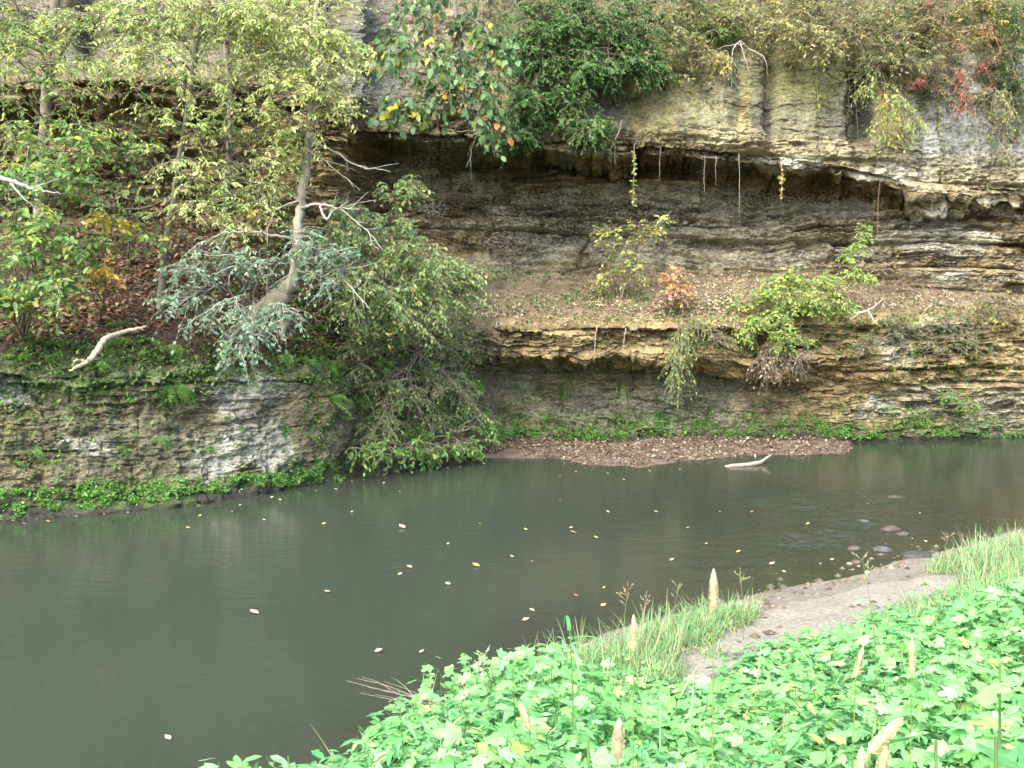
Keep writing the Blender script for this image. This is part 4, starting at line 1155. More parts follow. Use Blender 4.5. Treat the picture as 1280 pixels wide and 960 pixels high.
scatter('undergrowth', 'mixed olive and brown undergrowth on the clifftop slope', 'undergrowth',
        [(860, 40, 70, 70, 1700), (960, 30, 80, 45, 1500), (1080, 35, 90, 60, 2000), (1190, 60, 90, 80, 2300), (1260, 90, 40, 90, 1000), (700, 50, 130, 90, 1500), (1130, 110, 90, 40, 500), (870, 95, 50, 40, 400), (1200, 150, 90, 50, 350)], .10, OLIVE, 75, hang=.7, clump=.38)
scatter('lichen_tufts', 'olive and brown trailing plants on the left upper cliff', 'plants',
        [(60, 280, 80, 40, 300), (200, 250, 100, 30, 300), (330, 260, 60, 60, 300), (150, 90, 120, 20, 120), (40, 200, 60, 60, 200), (330, 340, 90, 60, 900), (400, 380, 40, 50, 700), (60, 380, 70, 50, 400)], .09, BUSH, 76, hang=.6, clump=.42)
# dead leaves on the gravel bar
rng = np.random.default_rng(81)
ii = rng.integers(0, BV.shape[0], 9000); jj = np.clip((rng.random(9000) * .95 + .06) * 59, 0, 59).astype(int)
P = BV[ii, jj] + rng.normal(0, .03, (9000, 3)) * np.array([1, 1, 0]); P[:, 2] = np.maximum(P[:, 2], 0) + rng.uniform(.008, .06, 9000)
lump = fbm(P[:, 0] * 1.6, P[:, 1] * 2.2, 503, 3)
keepm = (P[:, 2] > .022) & (lump + .9 * P[:, 2] > .42)
P = P[keepm]; n = len(P)
N = unit(UP + rng.normal(0, .45, (n, 3)))
mb = MB(); s = .065 * rng.uniform(.4, 1.6, n)
leaf_geo(mb, T_QUAD, P, np.cross(N, rdir(n, rng)), N, s, s * .55, pick([(4, (.175, .13, .092)), (4, (.095, .072, .053)), (2, (.27, .21, .155)), (1, (.44, .38, .30))], n, rng, .25))
tag(mb.build('fallen_leaves', M_DRY), 'reddish brown dead leaves heaped on the gravel bar', 'leaf litter', kind='stuff')


# ------------------------------------------------------------------ ferns, one object per clump
def fern(px, py, size, label, group, seed, pal=FERN, n=9):
    rng = np.random.default_rng(seed)
    p, nn, ok = cliff_at([px], [py], 4)
    p, nn = p[0], nn[0]
    root = thing('fern', p, label, 'fern', group)
    for q in range(n):
        lf = MB()
        d = unit(nn * .7 + rng.normal(0, .7, 3) * np.array([1, .5, .5]) + UP * .35)
        L = size * rng.uniform(.6, 1.2)
        t = np.linspace(0, 1, 7)[:, None]
        path = p + d * L * t - UP * L * .7 * t ** 2
        add_tube(lf, path, np.linspace(.005, .0015, 7), 3, (.12, .18, .05))
        m = 12
        tl = np.linspace(.2, 1, m)
        Pp = p + d * L * tl[:, None] - UP * (L * .7 * tl ** 2)[:, None]
        tan = unit(d - UP * (1.4 * tl)[:, None])
        side = unit(np.cross(tan, UP + nn))
        for sg in (1, -1):
            D = unit(side * sg + tan * .35 + rng.normal(0, .12, (m, 3)))
            w = L * .24 * np.sin(np.clip(tl, .1, .97) * math.pi) ** .7 + .006
            leaf_geo(lf, T_LANCE, Pp, D, np.broadcast_to(unit(UP + nn), D.shape), w, L * .035 + .003, pick(pal, 1, rng) * np.exp(rng.normal(0, .1, (m, 1))))
        lf.build('frond', M_LEAF, root)
    return root


rng = np.random.default_rng(91)
fl = 'green fern clump in the fringe along the top edge of the left outcrop'
for i, (px, py) in enumerate([(12, 418), (40, 432), (70, 428), (98, 440), (128, 438), (152, 430), (178, 428), (205, 436), (60, 450), (120, 455), (330, 452), (352, 445), (378, 452), (400, 440), (412, 455), (20, 448), (150, 412), (365, 425), (395, 415)]):
    fern(px, py, rng.uniform(.28, .46), fl, 'ferns along the outcrop edge', 900 + i)
fl = 'small fern rooted in a crack on the face of the left outcrop'
for i, (px, py) in enumerate([(262, 562), (355, 534), (66, 577), (40, 565), (200, 548), (150, 560), (245, 632), (380, 545), (90, 512), (15, 580), (320, 605), (405, 575), (165, 640), (385, 590)]):
    fern(px, py, rng.uniform(.16, .26), fl, 'ferns on the outcrop face', 930 + i, n=6)
fern(215, 485, .34, 'largest fern cluster, spreading over the middle of the left outcrop', 'ferns on the outcrop face', 950, n=34)
fl = 'fern hanging among the vines on bank right of the outcrop'
for i, (px, py) in enumerate([(450, 500), (480, 455), (500, 500), (520, 470), (545, 510), (470, 545), (575, 520), (560, 475), (595, 480), (440, 560), (520, 540), (410, 480), (405, 500)]):
    fern(px, py, rng.uniform(.3, .5), fl, 'ferns on the vine hung bank', 960 + i)
fl = 'small green fern on the dark lower face above the gravel bar'
for i, (px, py) in enumerate([(715, 470), (700, 490), (860, 500), (880, 525), (640, 480), (940, 520)]):
    fern(px, py, rng.uniform(.2, .3), fl, 'ferns above the gravel bar', 980 + i, n=6)


# drooping grass tufts on the lower face
def blades(mb, base, dirs, L, W, droop, C, seg=5):
    n = len(base)
    t = np.linspace(0, 1, seg)[None, :, None]
    L = np.broadcast_to(L, (n,))[:, None, None]
    path = base[:, None] + dirs[:, None] * L * t - UP * L * np.broadcast_to(droop, (n,))[:, None, None] * t ** 2
    side = unit(np.cross(dirs, UP + .01))
    w = np.broadcast_to(W, (n,))[:, None, None] * (1 - t ** 1.6) * .5 + .0006
    A, B = path - side[:, None] * w, path + side[:, None] * w
    V = np.stack([A, B], 2).reshape(n, seg * 2, 3)
    idx = (np.arange(n) * seg * 2)[:, None] + np.arange(seg - 1)[None] * 2
    q = np.stack([idx, idx + 1, idx + 3, idx + 2], -1).reshape(-1, 4)
    mb.add(V, q, np.repeat(C, seg * 2, 0))


for i, (px, py, lb) in enumerate([(775, 478, 'pale drooping grass tuft on dark rock, right of the other tuft'), (708, 468, 'green drooping grass tuft on dark rock below the terrace')]):
    r_ = np.random.default_rng(700 + i)
    p, nn, ok = cliff_at([px], [py]); p, nn = p[0], nn[0]
    n = 90
    mb = MB()
    d = unit(nn * .5 + r_.normal(0, .35, (n, 3)) + UP * .2)
    blades(mb, p + r_.normal(0, .03, (n, 3)), d, r_.uniform(.3, .75, n), .008, r_.uniform(.8, 1.3, n), pick([(3, (.13, .22, .07)), (2, (.26, .27, .13))], n, r_), 7)
    tag(mb.build('grass_tuft', M_LEAF), lb, 'grass tuft', 'drooping grass tufts')


# ------------------------------------------------------------------ hanging roots and vines under the overhang
def hang(px, y0, y1, label, leafy=None, name='hanging_root', col=(.33, .29, .22), r=.007, drift=0, seed=0, Yoff=-.12):
    rng = np.random.default_rng(seed + 40)
    p, nn, ok = cliff_at([px], [y0], 4)
    p = p[0] + nn[0] * .03
    Y = p[1] + Yoff
    m = 14
    ys = np.linspace(y0, y1, m)
    path = at(px + drift * np.linspace(0, 1, m) + np.cumsum(rng.normal(0, .35, m)), ys, Y + rng.normal(0, .015, m))
    path[0] = p
    root = thing(name, p, label, 'vine' if leafy else 'root', 'roots and vines hanging from the overhang')
    mb = MB(); add_tube(mb, path, np.linspace(r, r * .5, m), 4, col); mb.build('stem', M_BARK, root)
    if leafy:
        n = int(abs(y1 - y0) * .55) + 3
        t = rng.uniform(.15, 1, n) * (m - 1.01); i = t.astype(int)
        P = path[i] + (path[i + 1] - path[i]) * (t - i)[:, None]
        lf = MB(); D = unit(rng.normal(0, .6, (n, 3)) - UP * .5)
        leaf_geo(lf, T_OVAL, P, D, unit(rdir(n, rng) + np.array([0, -1, .3])), .10 * rng.uniform(.6, 1.2, n), .06, pick(leafy, n, rng))
        lf.build('foliage', M_LEAF, root)
    return root


hang(793, 176, 258, 'leafy yellow green vine hanging in front of the dark overhang', [(2, (.2, .28, .07)), (2, (.45, .42, .16))], 'hanging_vine', seed=1)
hang(881, 192, 240, 'thin bare root hanging from the lip, left of the longest root', seed=2)
hang(895, 196, 232, 'short bare root hanging beside the longest root', r=.005, seed=3)
hang(923, 190, 268, 'longest bare root hanging straight down from the overhang lip', seed=4)
hang(977, 203, 246, 'short vine with a few yellow leaves under the overhang lip', [(1, (.45, .36, .12))], 'hanging_vine', seed=5)
hang(825, 185, 225, 'thin root hanging just right of the leafy yellow green vine', r=.005, seed=6)
hang(1100, 225, 300, 'reddish thin root hanging before the pale blocks at right', seed=7, col=(.25, .16, .12))
hang(1160, 200, 262, 'grey bare vine with forked end hanging over the white rock', seed=8, r=.012, col=(.3, .28, .25), drift=4)
hang(1062, 60, 190, 'long dark vine hanging down the black wet streak', seed=9, r=.012, col=(.14, .12, .1), drift=-2)
hang(1068, 90, 205, 'second dark vine close beside the long one on the wet streak', seed=10, r=.010, col=(.16, .14, .11), drift=5)
hang(1185, 110, 170, 'pale forked vine on the grey face below the bright red creeper', seed=11, r=.012, col=(.34, .3, .26), drift=6)
hang(776, 100, 170, 'pale creeping stem down the rock corner beside the dark bush', seed=12, r=.014, col=(.3, .26, .18), drift=-6)
hang(588, 185, 230, 'thin grey twig dangling over the back wall, left of the middle', seed=13, r=.008, col=(.22, .2, .17))
hang(935, 5, 60, 'dark upright vine among the clifftop shrubs', seed=14, r=.01, col=(.2, .17, .13))
hang(838, 0, 60, 'pale upright stem beside the olive clifftop scrub', seed=15, r=.012, col=(.4, .3, .24))
hang(1132, 95, 215, 'brown stringy vine trailing right of the yellow green hanging vine', seed=16, r=.009, col=(.2, .16, .12), drift=5)
hang(1218, 130, 228, 'grey stringy vine right of the bright red creeper', seed=17, r=.009, col=(.3, .27, .23), drift=3)
hang(1240, 120, 236, 'leafy olive vine trailing nearly to the ledge at the far right', OLIVE, 'hanging_vine', seed=18, drift=-4)
hang(1172, 105, 240, 'sparse leafy vine trailing over the grey upper right face', [(2, (.24, .28, .1)), (1, (.4, .34, .12))], 'hanging_vine', seed=19, drift=6)
hang(1020, 70, 150, 'sparse leafy vine on the mossy upper face', [(2, (.2, .28, .08)), (1, (.34, .32, .1))], 'hanging_vine', seed=30, drift=3)
hang(905, 110, 175, 'short brown vine on the pale upper face below the bare twigs', seed=31, r=.008, col=(.22, .18, .13), drift=-3)
# small roots over the terrace lip
for i, (px, y0, y1, lb) in enumerate([(747, 405, 450, 'thin pale root dangling from the terrace ledge, left of another'), (783, 408, 442, 'white root dangling from the terrace ledge near its middle'), (622, 402, 416, 'short stubby white root at the left end of the ledge')]):
    hang(px, y0, y1, lb, seed=20 + i, r=.009, col=(.42, .39, .33), drift=-6 if i == 0 else -4 if i == 1 else 0, Yoff=-.2)
# bare twigs
def bare(name, label, cat, limbs, col, seed, group=None, mat=None, wob=.007):
    rng = np.random.default_rng(seed)
    p0 = at(*limbs[0][0][:3])
    root = thing(name, p0, label, cat, group)
    for j, lm in enumerate(limbs):
        raw = np.array([list(at(a, b, Y)) + [r] for a, b, Y, r in lm])
        bp = smooth_path(raw, 8 * len(raw), wob, rng)
        mb = MB(); add_tube(mb, bp[:, :3], np.maximum(bp[:, 3], .0015), 7, col)
        mb.build('stem' if j == 0 else 'twig', mat or M_WOOD, root)
    return root


bare('bare_twigs', 'grey leafless arching twigs above the mossy upper face', 'twigs',
     [[(935, 60, 22.8, .016), (925, 52, 22.6, .014), (915, 68, 22.5, .01), (914, 108, 22.5, .004)], [(925, 52, 22.6, .012), (932, 75, 22.5, .008), (938, 95, 22.5, .003)], [(930, 55, 22.6, .012), (905, 58, 22.5, .006), (890, 66, 22.5, .003)], [(935, 60, 22.7, .012), (955, 72, 22.6, .008), (960, 95, 22.6, .003)]], (.36, .34, .29), 101)
bare('bare_twigs', 'dark curling root draped over the overhang lip beside the cliff bush', 'twigs',
     [[(778, 150, 22.1, .02), (772, 168, 22, .018), (762, 186, 22, .014), (742, 186, 22, .006)], [(770, 172, 22, .012), (768, 195, 22, .008), (769, 205, 22, .004)], [(764, 185, 22, .01), (762, 200, 22, .004)]], (.26, .22, .17), 102)
bare('dead_branch', 'pale bare dead branch sprawled on the ledge right of the round bush', 'branch',
     [[(1068, 392, 22.3, .03), (1085, 388, 22.2, .026), (1097, 380, 22.1, .014), (1104, 372, 22.1, .006)], [(1085, 388, 22.2, .02), (1092, 400, 22.1, .012), (1100, 408, 22.1, .005)], [(1075, 391, 22.2, .02), (1062, 400, 22.2, .008)]], (.36, .32, .26), 103)
p = base_on(92, 462)
bare('fallen_branch', 'crooked pale fallen branch lying across the ferny outcrop edge', 'branch',
     [[(182, 409, 15.75, .018), (168, 412, 15.6, .03), (150, 416, 15.4, .038), (132, 424, 15.1, .045), (120, 440, 14.75, .045), (112, 450, 14.6, .04), (98, 458, 14.5, .03), (86, 464, 14.5, .012)], [(108, 452, 14.58, .022), (96, 450, 14.45, .014), (90, 456, 14.4, .006)]], (.38, .32, .22), 104)
bare('dead_branch', 'bleached dead limb jutting in at the left edge', 'branch',
     [[(-30, 215, 14.8, .04), (10, 225, 14.7, .035), (40, 236, 14.7, .025), (75, 242, 14.7, .008)], [(10, 225, 14.7, .02), (30, 248, 14.6, .012), (50, 262, 14.6, .004)], [(38, 236, 14.7, .015), (60, 228, 14.7, .008), (74, 222, 14.7, .003)]], (.27, .27, .245), 105)

# driftwood on the gravel bar
b = MB()
pts = np.array([on_plane(x, y, .05) for x, y in ((906, 580), (922, 580), (940, 579), (952, 577), (960, 574))]); pts[:, 2] = [.0, .02, .035, .05, .10]
add_tube(b, smooth_path(pts, 16, .008), np.interp(np.linspace(0, 1, 16), [0, .15, .7, 1], [.02, .04, .045, .012]), 8, (.29, .255, .2))
add_tube(b, [pts[3], pts[3] + np.array([.12, -.02, .1]), pts[3] + np.array([.2, 0, .14])], [.03, .02, .006], 6, (.29, .255, .2))
tag(b.build('driftwood', M_WOOD), 'pale driftwood log lying in the shallows by the gravel bar', 'driftwood')

# stones and snags in the riffle
def rock(px, py, r, label, col, seed, name='stone', flatn=.45):
    rng = np.random.default_rng(seed)
    c = on_plane(px, py, 0)
    nu, nv = 14, 9
    V = []
    for v in range(nv):
        th = math.pi * (v + .02) / (nv - 1 + .04)
        for u in range(nu):
            a = 2 * math.pi * u / nu
            d = np.array([math.sin(th) * math.cos(a), math.sin(th) * math.sin(a), math.cos(th)])
            k = 1 + .5 * (fbm(np.array([d[0] * 1.3 + seed]), np.array([d[1] * 1.3 + d[2] * 1.7]), seed, 3)[0] - .5)
            V.append(c + d * k * np.array([r, r * .75, r * flatn]))
    i = np.arange(nu * nv).reshape(nv, nu)
    q = np.stack([i[:-1], np.roll(i, -1, 1)[:-1], np.roll(i, -1, 1)[1:], i[1:]], -1).reshape(-1, 4)
    b = MB(); b.add(np.array(V), q[:, ::-1], col)
    return tag(b.build(name, M_STONE), label, 'stone', 'stones breaking the riffle')


rock(1113, 662, .14, 'reddish brown stone with caught leaves breaking the riffle', (.062, .048, .04), 1)
rock(1103, 688, .12, 'pale grey stone below the reddish one at the riffle edge', (.075, .075, .072), 2)
rock(1146, 695, .20, 'dark wet stone nearest the grassy bank', (.05, .05, .045), 3, flatn=.35)
rock(1068, 686, .09, 'small dark stone at the lower end of the riffle', (.08, .065, .05), 4)
rock(1128, 668, .10, 'small dark stone right of the reddish stone', (.07, .06, .05), 5)
rock(1078, 652, .10, 'wet grey stone in the brightest part of the riffle', (.09, .09, .085), 6, flatn=.3)
rock(1118, 622, .13, 'brown stone farthest up the riffle', (.07, .055, .042), 7, flatn=.3)
rock(1070, 703, .07, 'little brown stone beside the sandy shore', (.09, .07, .055), 8)
# bed stones seen through the shallow water: pebbly bed
rng = np.random.default_rng(121)
n = 1300
px_, py_ = rng.uniform(880, 1240, n), rng.uniform(600, 820, n)
P = on_plane(px_, py_, 0); d = shore_dist(P[:, 0], P[:, 1]); P = P[(d < .3) | ((rng.random(n) < .10) & (d < 1.6))]
n = len(P)
P[:, 2] = ground_z(P[:, 0], P[:, 1])
b = MB()
tv = np.array([[1, 0, 0], [.3, .9, 0], [-.8, .6, 0], [-.8, -.6, 0], [.3, -.9, 0], [0, 0, .6]])
V = P[:, None] + tv[None] * (.02 + .055 * rng.random(n)[:, None, None] ** 2.2 * rng.uniform(.7, 1.2, (n, 1, 3)))
fq = np.array([[i, (i + 1) % 5, 5] for i in range(5)])
b.add(V, (fq[None] + (np.arange(n) * 6)[:, None, None]).reshape(-1, 3), np.repeat(pick([(3, (.10, .078, .052)), (2, (.14, .118, .09)), (1, (.06, .055, .045)), (.5, (.24, .21, .16))], n, rng), 6, 0))
tag(b.build('pebbles', M_STONE, smooth=False), 'brown pebbles on the shallow creek bed and shore', 'pebbles', kind='stuff')

# ------------------------------------------------------------------ leaves floating on the creek, one object each
def float_leaf(px, py, s, col, label, seed, name='floating_leaf'):
    rng = np.random.default_rng(seed)
    c = on_plane(px, py, .012)
    b = MB()
    a = rng.uniform(-.7, .7) + (math.pi if rng.random() < .5 else 0)
    D = np.array([[math.cos(a), math.sin(a), rng.uniform(.02, .2)]])
    tv = np.array([[0, 0, 0], [.18, .22, .06], [.18, -.22, .06], [.45, .42, .16], [.45, -.42, .12], [.75, .26, .12], [.75, -.26, .18], [1.05, 0, .28], [.45, 0, 0], [.75, 0, .05]])
    tf = [np.array([[0, 2, 8, 1], [2, 4, 9, 8], [8, 9, 3, 1], [9, 4, 6, 7], [9, 7, 5, 3]])]
    leaf_geo(b, (tv, tf), c[None] - D * s * .5 + UP * .004, D, np.array([[0, -.2 + rng.normal() * .1, 1.0]]), s, s * .9, np.array([col]))
    o = tag(b.build(name, M_DRY), label, 'leaf', 'leaves floating on the creek')
    return o


cream, yel, tan, brn = (.55, .47, .30), (.60, .45, .10), (.50, .36, .22), (.30, .16, .09)
spots = [(318, 766, .16, cream, 'cream curled leaf floating alone at the left of the creek'), (210, 923, .10, cream, 'small pale leaf floating nearest the bottom left corner'),
         (409, 740, .13, cream, 'upright cream leaf floating left of centre'), (473, 814, .12, cream, 'flat cream leaf floating above the bottom twig'), (527, 815, .08, cream, 'tiny cream leaf right of the flat cream leaf'),
         (503, 659, .18, cream, 'long pale leaf floating below the vine hung bank'), (512, 709, .12, tan, 'curled tan leaf floating mid creek'), (500, 718, .10, tan, 'small flat tan leaf beside the curled tan leaf'),
         (595, 707, .15, yel, 'yellowish leaf with raised tip floating mid creek'), (657, 775, .12, tan, 'folded tan leaf floating near the grassy tip'), (665, 763, .09, cream, 'small cream leaf just above the folded tan leaf'),
         (754, 757, .11, (.5, .25, .15), 'orange brown leaf floating near the bank grass'), (717, 666, .16, cream, 'pale leaf floating right of centre below another'), (714, 660, .11, cream, 'small pale leaf right above the larger pale leaf'),
         (657, 662, .09, cream, 'tiny cream leaf floating left of the pale pair'), (923, 690, .10, yel, 'bright yellow leaf floating near the sandy shore'), (965, 705, .12, tan, 'orange tan leaf by the sandy shore'),
         (883, 680, .08, cream, 'small pale leaf floating left of the bright yellow leaf'), (1157, 677, .08, cream, 'white leaf floating right of the riffle'), (1150, 642, .07, cream, 'white fleck of leaf floating far right of the riffle')]
for i, (px, py, s, c, lb) in enumerate(spots):
    float_leaf(px, py, s * .6, c, lb, 800 + i)
r_ = np.random.default_rng(850)
for i, (px, py) in enumerate([(560, 680), (600, 655), (440, 640), (405, 655), (330, 650), (755, 735), (720, 745), (560, 730), (640, 696), (665, 702), (745, 672), (700, 625), (585, 612), (500, 615), (235, 660), (290, 640), (350, 625), (300, 632), (420, 612), (480, 604),
                              (820, 640), (860, 660), (900, 640), (940, 640), (1010, 655), (1040, 700), (980, 715), (860, 600), (780, 600), (700, 595), (250, 645), (375, 618), (650, 590), (840, 700), (760, 640), (1085, 630), (1060, 615), (30, 655), (60, 652), (95, 646), (130, 643), (160, 641), (185, 639), (262, 634), (275, 633), (340, 622), (395, 614), (440, 602), (455, 600), (560, 586), (575, 584), (605, 580), (360, 620), (720, 590), (760, 592), (812, 589), (850, 587)]):
    float_leaf(px, py, r_.uniform(.035, .065), [cream, yel, tan, brn][r_.choice(4, p=[.4, .2, .25, .15])], 'tiny fallen leaf fleck scattered among others on the dark creek', 860 + i)

# twig standing in the water at bottom left
bare('drowned_twig', 'bare brushy twig sticking out of the water by the near bank', 'twig',
     [[(640, 893, 6.9, .008), (560, 880, 6.9, .007), (500, 868, 6.9, .005), (432, 851, 6.9, .002)], [(520, 872, 6.9, .004), (480, 856, 6.95, .003), (445, 848, 7, .0015)], [(560, 880, 6.9, .005), (500, 876, 6.85, .003), (450, 866, 6.85, .0015)], [(540, 876, 6.9, .004), (510, 862, 7, .0025), (480, 852, 7, .0015)], [(590, 886, 6.9, .005), (530, 880, 6.9, .003), (470, 868, 6.9, .0015)], [(500, 868, 6.9, .003), (470, 852, 6.9, .002), (452, 846, 6.9, .0012)]], (.20, .165, .135), 106, wob=.0015)

# ------------------------------------------------------------------ the near bank: herbs, grass, seed heads
rng = np.random.default_rng(131)
# leafy ground cover on the bank, dense palmate leaves
n = 110000
X = rng.uniform(-4.5, 9, n); Y = 1.2 + 9.5 * rng.random(n) ** 1.1
d = shore_dist(X, Y); z = ground_z(X, Y)
flx = 2.4 * sstep(-.2, 1.6, X)
P0 = np.stack([X, Y, z], -1)
pxg, pyg = project(P0)
# upper limit of the herbs in terms of distance from the shore
wob = .5 * (fbm(X * 1.3, Y * 1.3, 601, 3) - .5)
ok = (d > np.where(X < .4, .25, flx - .85) + wob) & (Y > 1.4)
ok &= ~in_poly(X, Y, poly) & (X > -1.25 + .5 * wob)
P0 = P0[ok]; d = d[ok]
keepn = rng.random(len(P0)) < np.clip(16 / (np.maximum(P0[:, 1], 1.5) ** 1.3) / 4.2 + .12, 0, 1)
P0 = P0[keepn]; P0 = P0[in_view(P0 + UP * .4, 120)]
n = len(P0)
dk = shore_dist(P0[:, 0], P0[:, 1]) - 2.4 * sstep(-.2, 1.6, P0[:, 0])
hgt = rng.uniform(.18, .5, n) * np.where(P0[:, 0] > .4, .16 + .84 * sstep(-.7, 1.2, dk), .6 + .4 * sstep(.2, 1, dk))
hgt *= .35 + 1.25 * fbm(P0[:, 0] * 1.5, P0[:, 1] * 1.5, 602, 3)
kind2 = fbm(P0[:, 0] * 1.2, P0[:, 1] * 1.2, 605, 3) + rng.normal(0, .05, n)
stem = MB(); lf = MB()
lean = rng.normal(0, .12, (n, 3)) * np.array([1, 1, 0])
t = np.linspace(0, 1, 4)[None, :, None]
path = P0[:, None] + (UP * hgt[:, None] + lean)[:, None] * t
V, q = tubes(path, np.linspace(.0035, .002, 4)[None] + np.zeros((n, 1)), 3)
herb = MB(); herb.add(V, q, (.10, .2, .07))
for lev, fr in ((0, 1.0), (1, .95), (2, .7), (3, .45)):
    a = rng.uniform(0, 2 * math.pi, n) + lev * 2.1
    base = P0 + (UP * hgt[:, None] + lean) * fr
    out = np.stack([np.cos(a), np.sin(a), 0 * a], -1)
    pl = rng.uniform(.03, .10, n)
    P = base + out * pl[:, None] + UP * (.02 + .02 * rng.random(n))[:, None]
    D = unit(out + UP * rng.normal(-.15, .25, (n, 1)))
    N = unit(UP + rng.normal(0, .32, (n, 3)) + np.array([0, -.15, 0]))
    s = rng.uniform(.045, .125, n) * (1 + .35 * sstep(4, 2.2, P0[:, 1])) * np.exp(.5 * (fbm(P0[:, 0] * 1.8, P0[:, 1] * 1.8, 603, 2) - .5))
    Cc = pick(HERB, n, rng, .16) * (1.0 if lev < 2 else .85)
    palm_ = kind2 < .57
    oth = ~palm_
    leaf_geo(herb, T_PALM, P[palm_], D[palm_], N[palm_], s[palm_], s[palm_] * 1.15, Cc[palm_])
    no = int(oth.sum())
    for rpt in range(2):
        a2 = a[oth] + rpt * 2.4
        o2 = np.stack([np.cos(a2), np.sin(a2), 0 * a2], -1)
        leaf_geo(herb, T_OVAL, base[oth] + o2 * .02, unit(o2 + UP * rng.normal(-.2, .3, (no, 1))), unit(UP + rng.normal(0, .35, (no, 3))), s[oth] * 1.15, s[oth] * .42, pick(HERB2, no, rng, .18))
tag(herb.build('ground_cover', M_HERB), 'pale green lobed leaves carpeting the near bank', 'ground cover', kind='stuff')

# grass along the near shore
def grass_patch(spec, seed, z0=.06):
    rng = np.random.default_rng(seed)
    Bs, Ls = [], []
    for px, py, rx, ry, n, L in spec:
        p = ellipse_pts([(px, py, rx, ry, n)], rng)
        P = on_plane(p[:, 0], p[:, 1], z0)
        P[:, 2] = ground_z(P[:, 0], P[:, 1])
        Bs.append(P); Ls.append(rng.uniform(.5, 1.2, n) * L)
    return np.concatenate(Bs), np.concatenate(Ls), rng


gsp = [(760, 832, 50, 20, 700, .34), (800, 820, 50, 22, 800, .36), (850, 795, 55, 18, 800, .34), (895, 775, 45, 14, 700, .32), (925, 768, 25, 10, 300, .30), (820, 850, 40, 16, 420, .28), (715, 838, 30, 14, 320, .34),
       (1200, 705, 40, 10, 500, .30), (1250, 695, 50, 16, 900, .36), (1290, 685, 40, 14, 500, .36), (1180, 770, 60, 18, 800, .28), (1120, 790, 35, 14, 420, .24), (1245, 745, 60, 18, 900, .32), (1290, 730, 40, 24, 500, .34), (1060, 812, 30, 8, 220, .2), (1170, 712, 14, 5, 140, .16), (890, 820, 16, 8, 90, .16), (640, 900, 40, 25, 200, .45), (560, 905, 50, 25, 240, .5), (700, 870, 60, 25, 380, .45), (760, 880, 50, 20, 260, .4), (1240, 715, 50, 14, 500, .4)]
gb, gl_, gr = grass_patch(gsp, 141)
n = len(gb)
mb = MB()
gd = unit(UP + gr.normal(0, .5, (n, 3)) * np.array([1, 1, .1]))
blades(mb, gb, gd, gl_ * gr.uniform(.7, 1.5, n), gr.uniform(.004, .009, n), gr.uniform(.1, 1.1, n), pick(GRASS, n, gr, .2), 6)
# broad grass leaves among the nearer herbs
m = 1500
X = gr.uniform(-2.4, 5, m); Y = gr.uniform(2.0, 7.5, m); dd = shore_dist(X, Y)
k_ = (dd > .5) & ~in_poly(X, Y, poly)
Pb = np.stack([X, Y, ground_z(X, Y)], -1)[k_]; m = len(Pb)
blades(mb, Pb, unit(UP + gr.normal(0, .35, (m, 3)) * np.array([1, 1, .1])), gr.uniform(.35, .75, m), gr.uniform(.005, .016, m), gr.uniform(.2, 1.0, m), pick(HERB + GRASS, m, gr, .15), 8)
tag(mb.build('grass', M_HERB), 'pale green grass growing along the near water edge', 'grass', kind='stuff')


def foxtail(px, py0, py1, Y, label, tilt=0, w=.009, seed=0, col=(.74, .66, .38)):
    """seed head seen from py0 (tip) to py1 (its foot) at distance Y, tilt = sideways run of the head in picture units"""
    rng = np.random.default_rng(seed + 2000)
    w *= .8
    tip, foot = at(px + tilt, py0, Y), at(px, py1, Y)
    ax = foot - tip
    g = foot + np.array([ax[0] * 2.5 + rng.normal(0, .03), rng.normal(.03, .04), 0]); g[2] = float(ground_z(g[0], g[1]))
    root = thing('foxtail_grass', g, label, 'grass stalk', 'foxtail seed heads on the near bank')
    path = smooth_path(np.array([g, g * .45 + foot * .55 - np.array([ax[0] * .7, 0, 0]), foot, foot * .5 + tip * .5]), 18)
    mb = MB(); add_tube(mb, path, np.linspace(.0022, .0012, 18), 5, (.22, .34, .10)); mb.build('stem', M_LEAF, root)
    # seed head: tapering core of spikelets with bristles
    L = np.linalg.norm(tip - foot); u = unit(tip - foot)
    side = unit(np.cross(u, np.array([0, 1, 0.1]))); fw = np.cross(side, u)
    m = 420
    t = .02 + .93 * rng.random(m); a = rng.uniform(0, 2 * math.pi, m)
    prof = np.interp(t, [0, .1, .4, .8, 1], [.6, .95, 1, .8, .25]) * w * .72
    rad = side * np.cos(a)[:, None] + fw * np.sin(a)[:, None]
    P = foot + u * (L * t)[:, None] + rad * prof[:, None] * .92
    hd = MB()
    cs = np.array([-.02, .01, .05, .15, .35, .6, .8, .92, .98, 1.0])
    add_tube(hd, foot + u * (L * cs)[:, None], w * .72 * np.array([.12, .55, .8, .95, 1, .95, .82, .6, .35, .12]), 10, col)
    leaf_geo(hd, T_QUAD, P, unit(rad * .35 + u), rad, w * .5, w * .28, pick([(2, col), (1, (.66, .6, .3)), (1, (.8, .73, .5))], m, rng, .1))
    br = 520
    t = rng.random(br) * .97; a = rng.uniform(0, 2 * math.pi, br)
    rad = side * np.cos(a)[:, None] + fw * np.sin(a)[:, None]
    blades(hd, foot + u * (L * t)[:, None] + rad * (w * .5 * (1 - t ** 4))[:, None], unit(rad * (.75 * (1 - t ** 3))[:, None] + u * .9), w * 1.4, .0006, 0, pick([(1, (.8, .74, .5))], br, rng), 3)
    hd.build('seed_head', M_SEED, root)
    lf = MB()
    dv = unit(np.array([[rng.normal(), rng.normal() * .5, .9]]))
    blades(lf, path[None, 7], dv, .22, .009, .8, np.array([[.2, .36, .12]]), 8)
    lf.build('leaf', M_HERB, root)


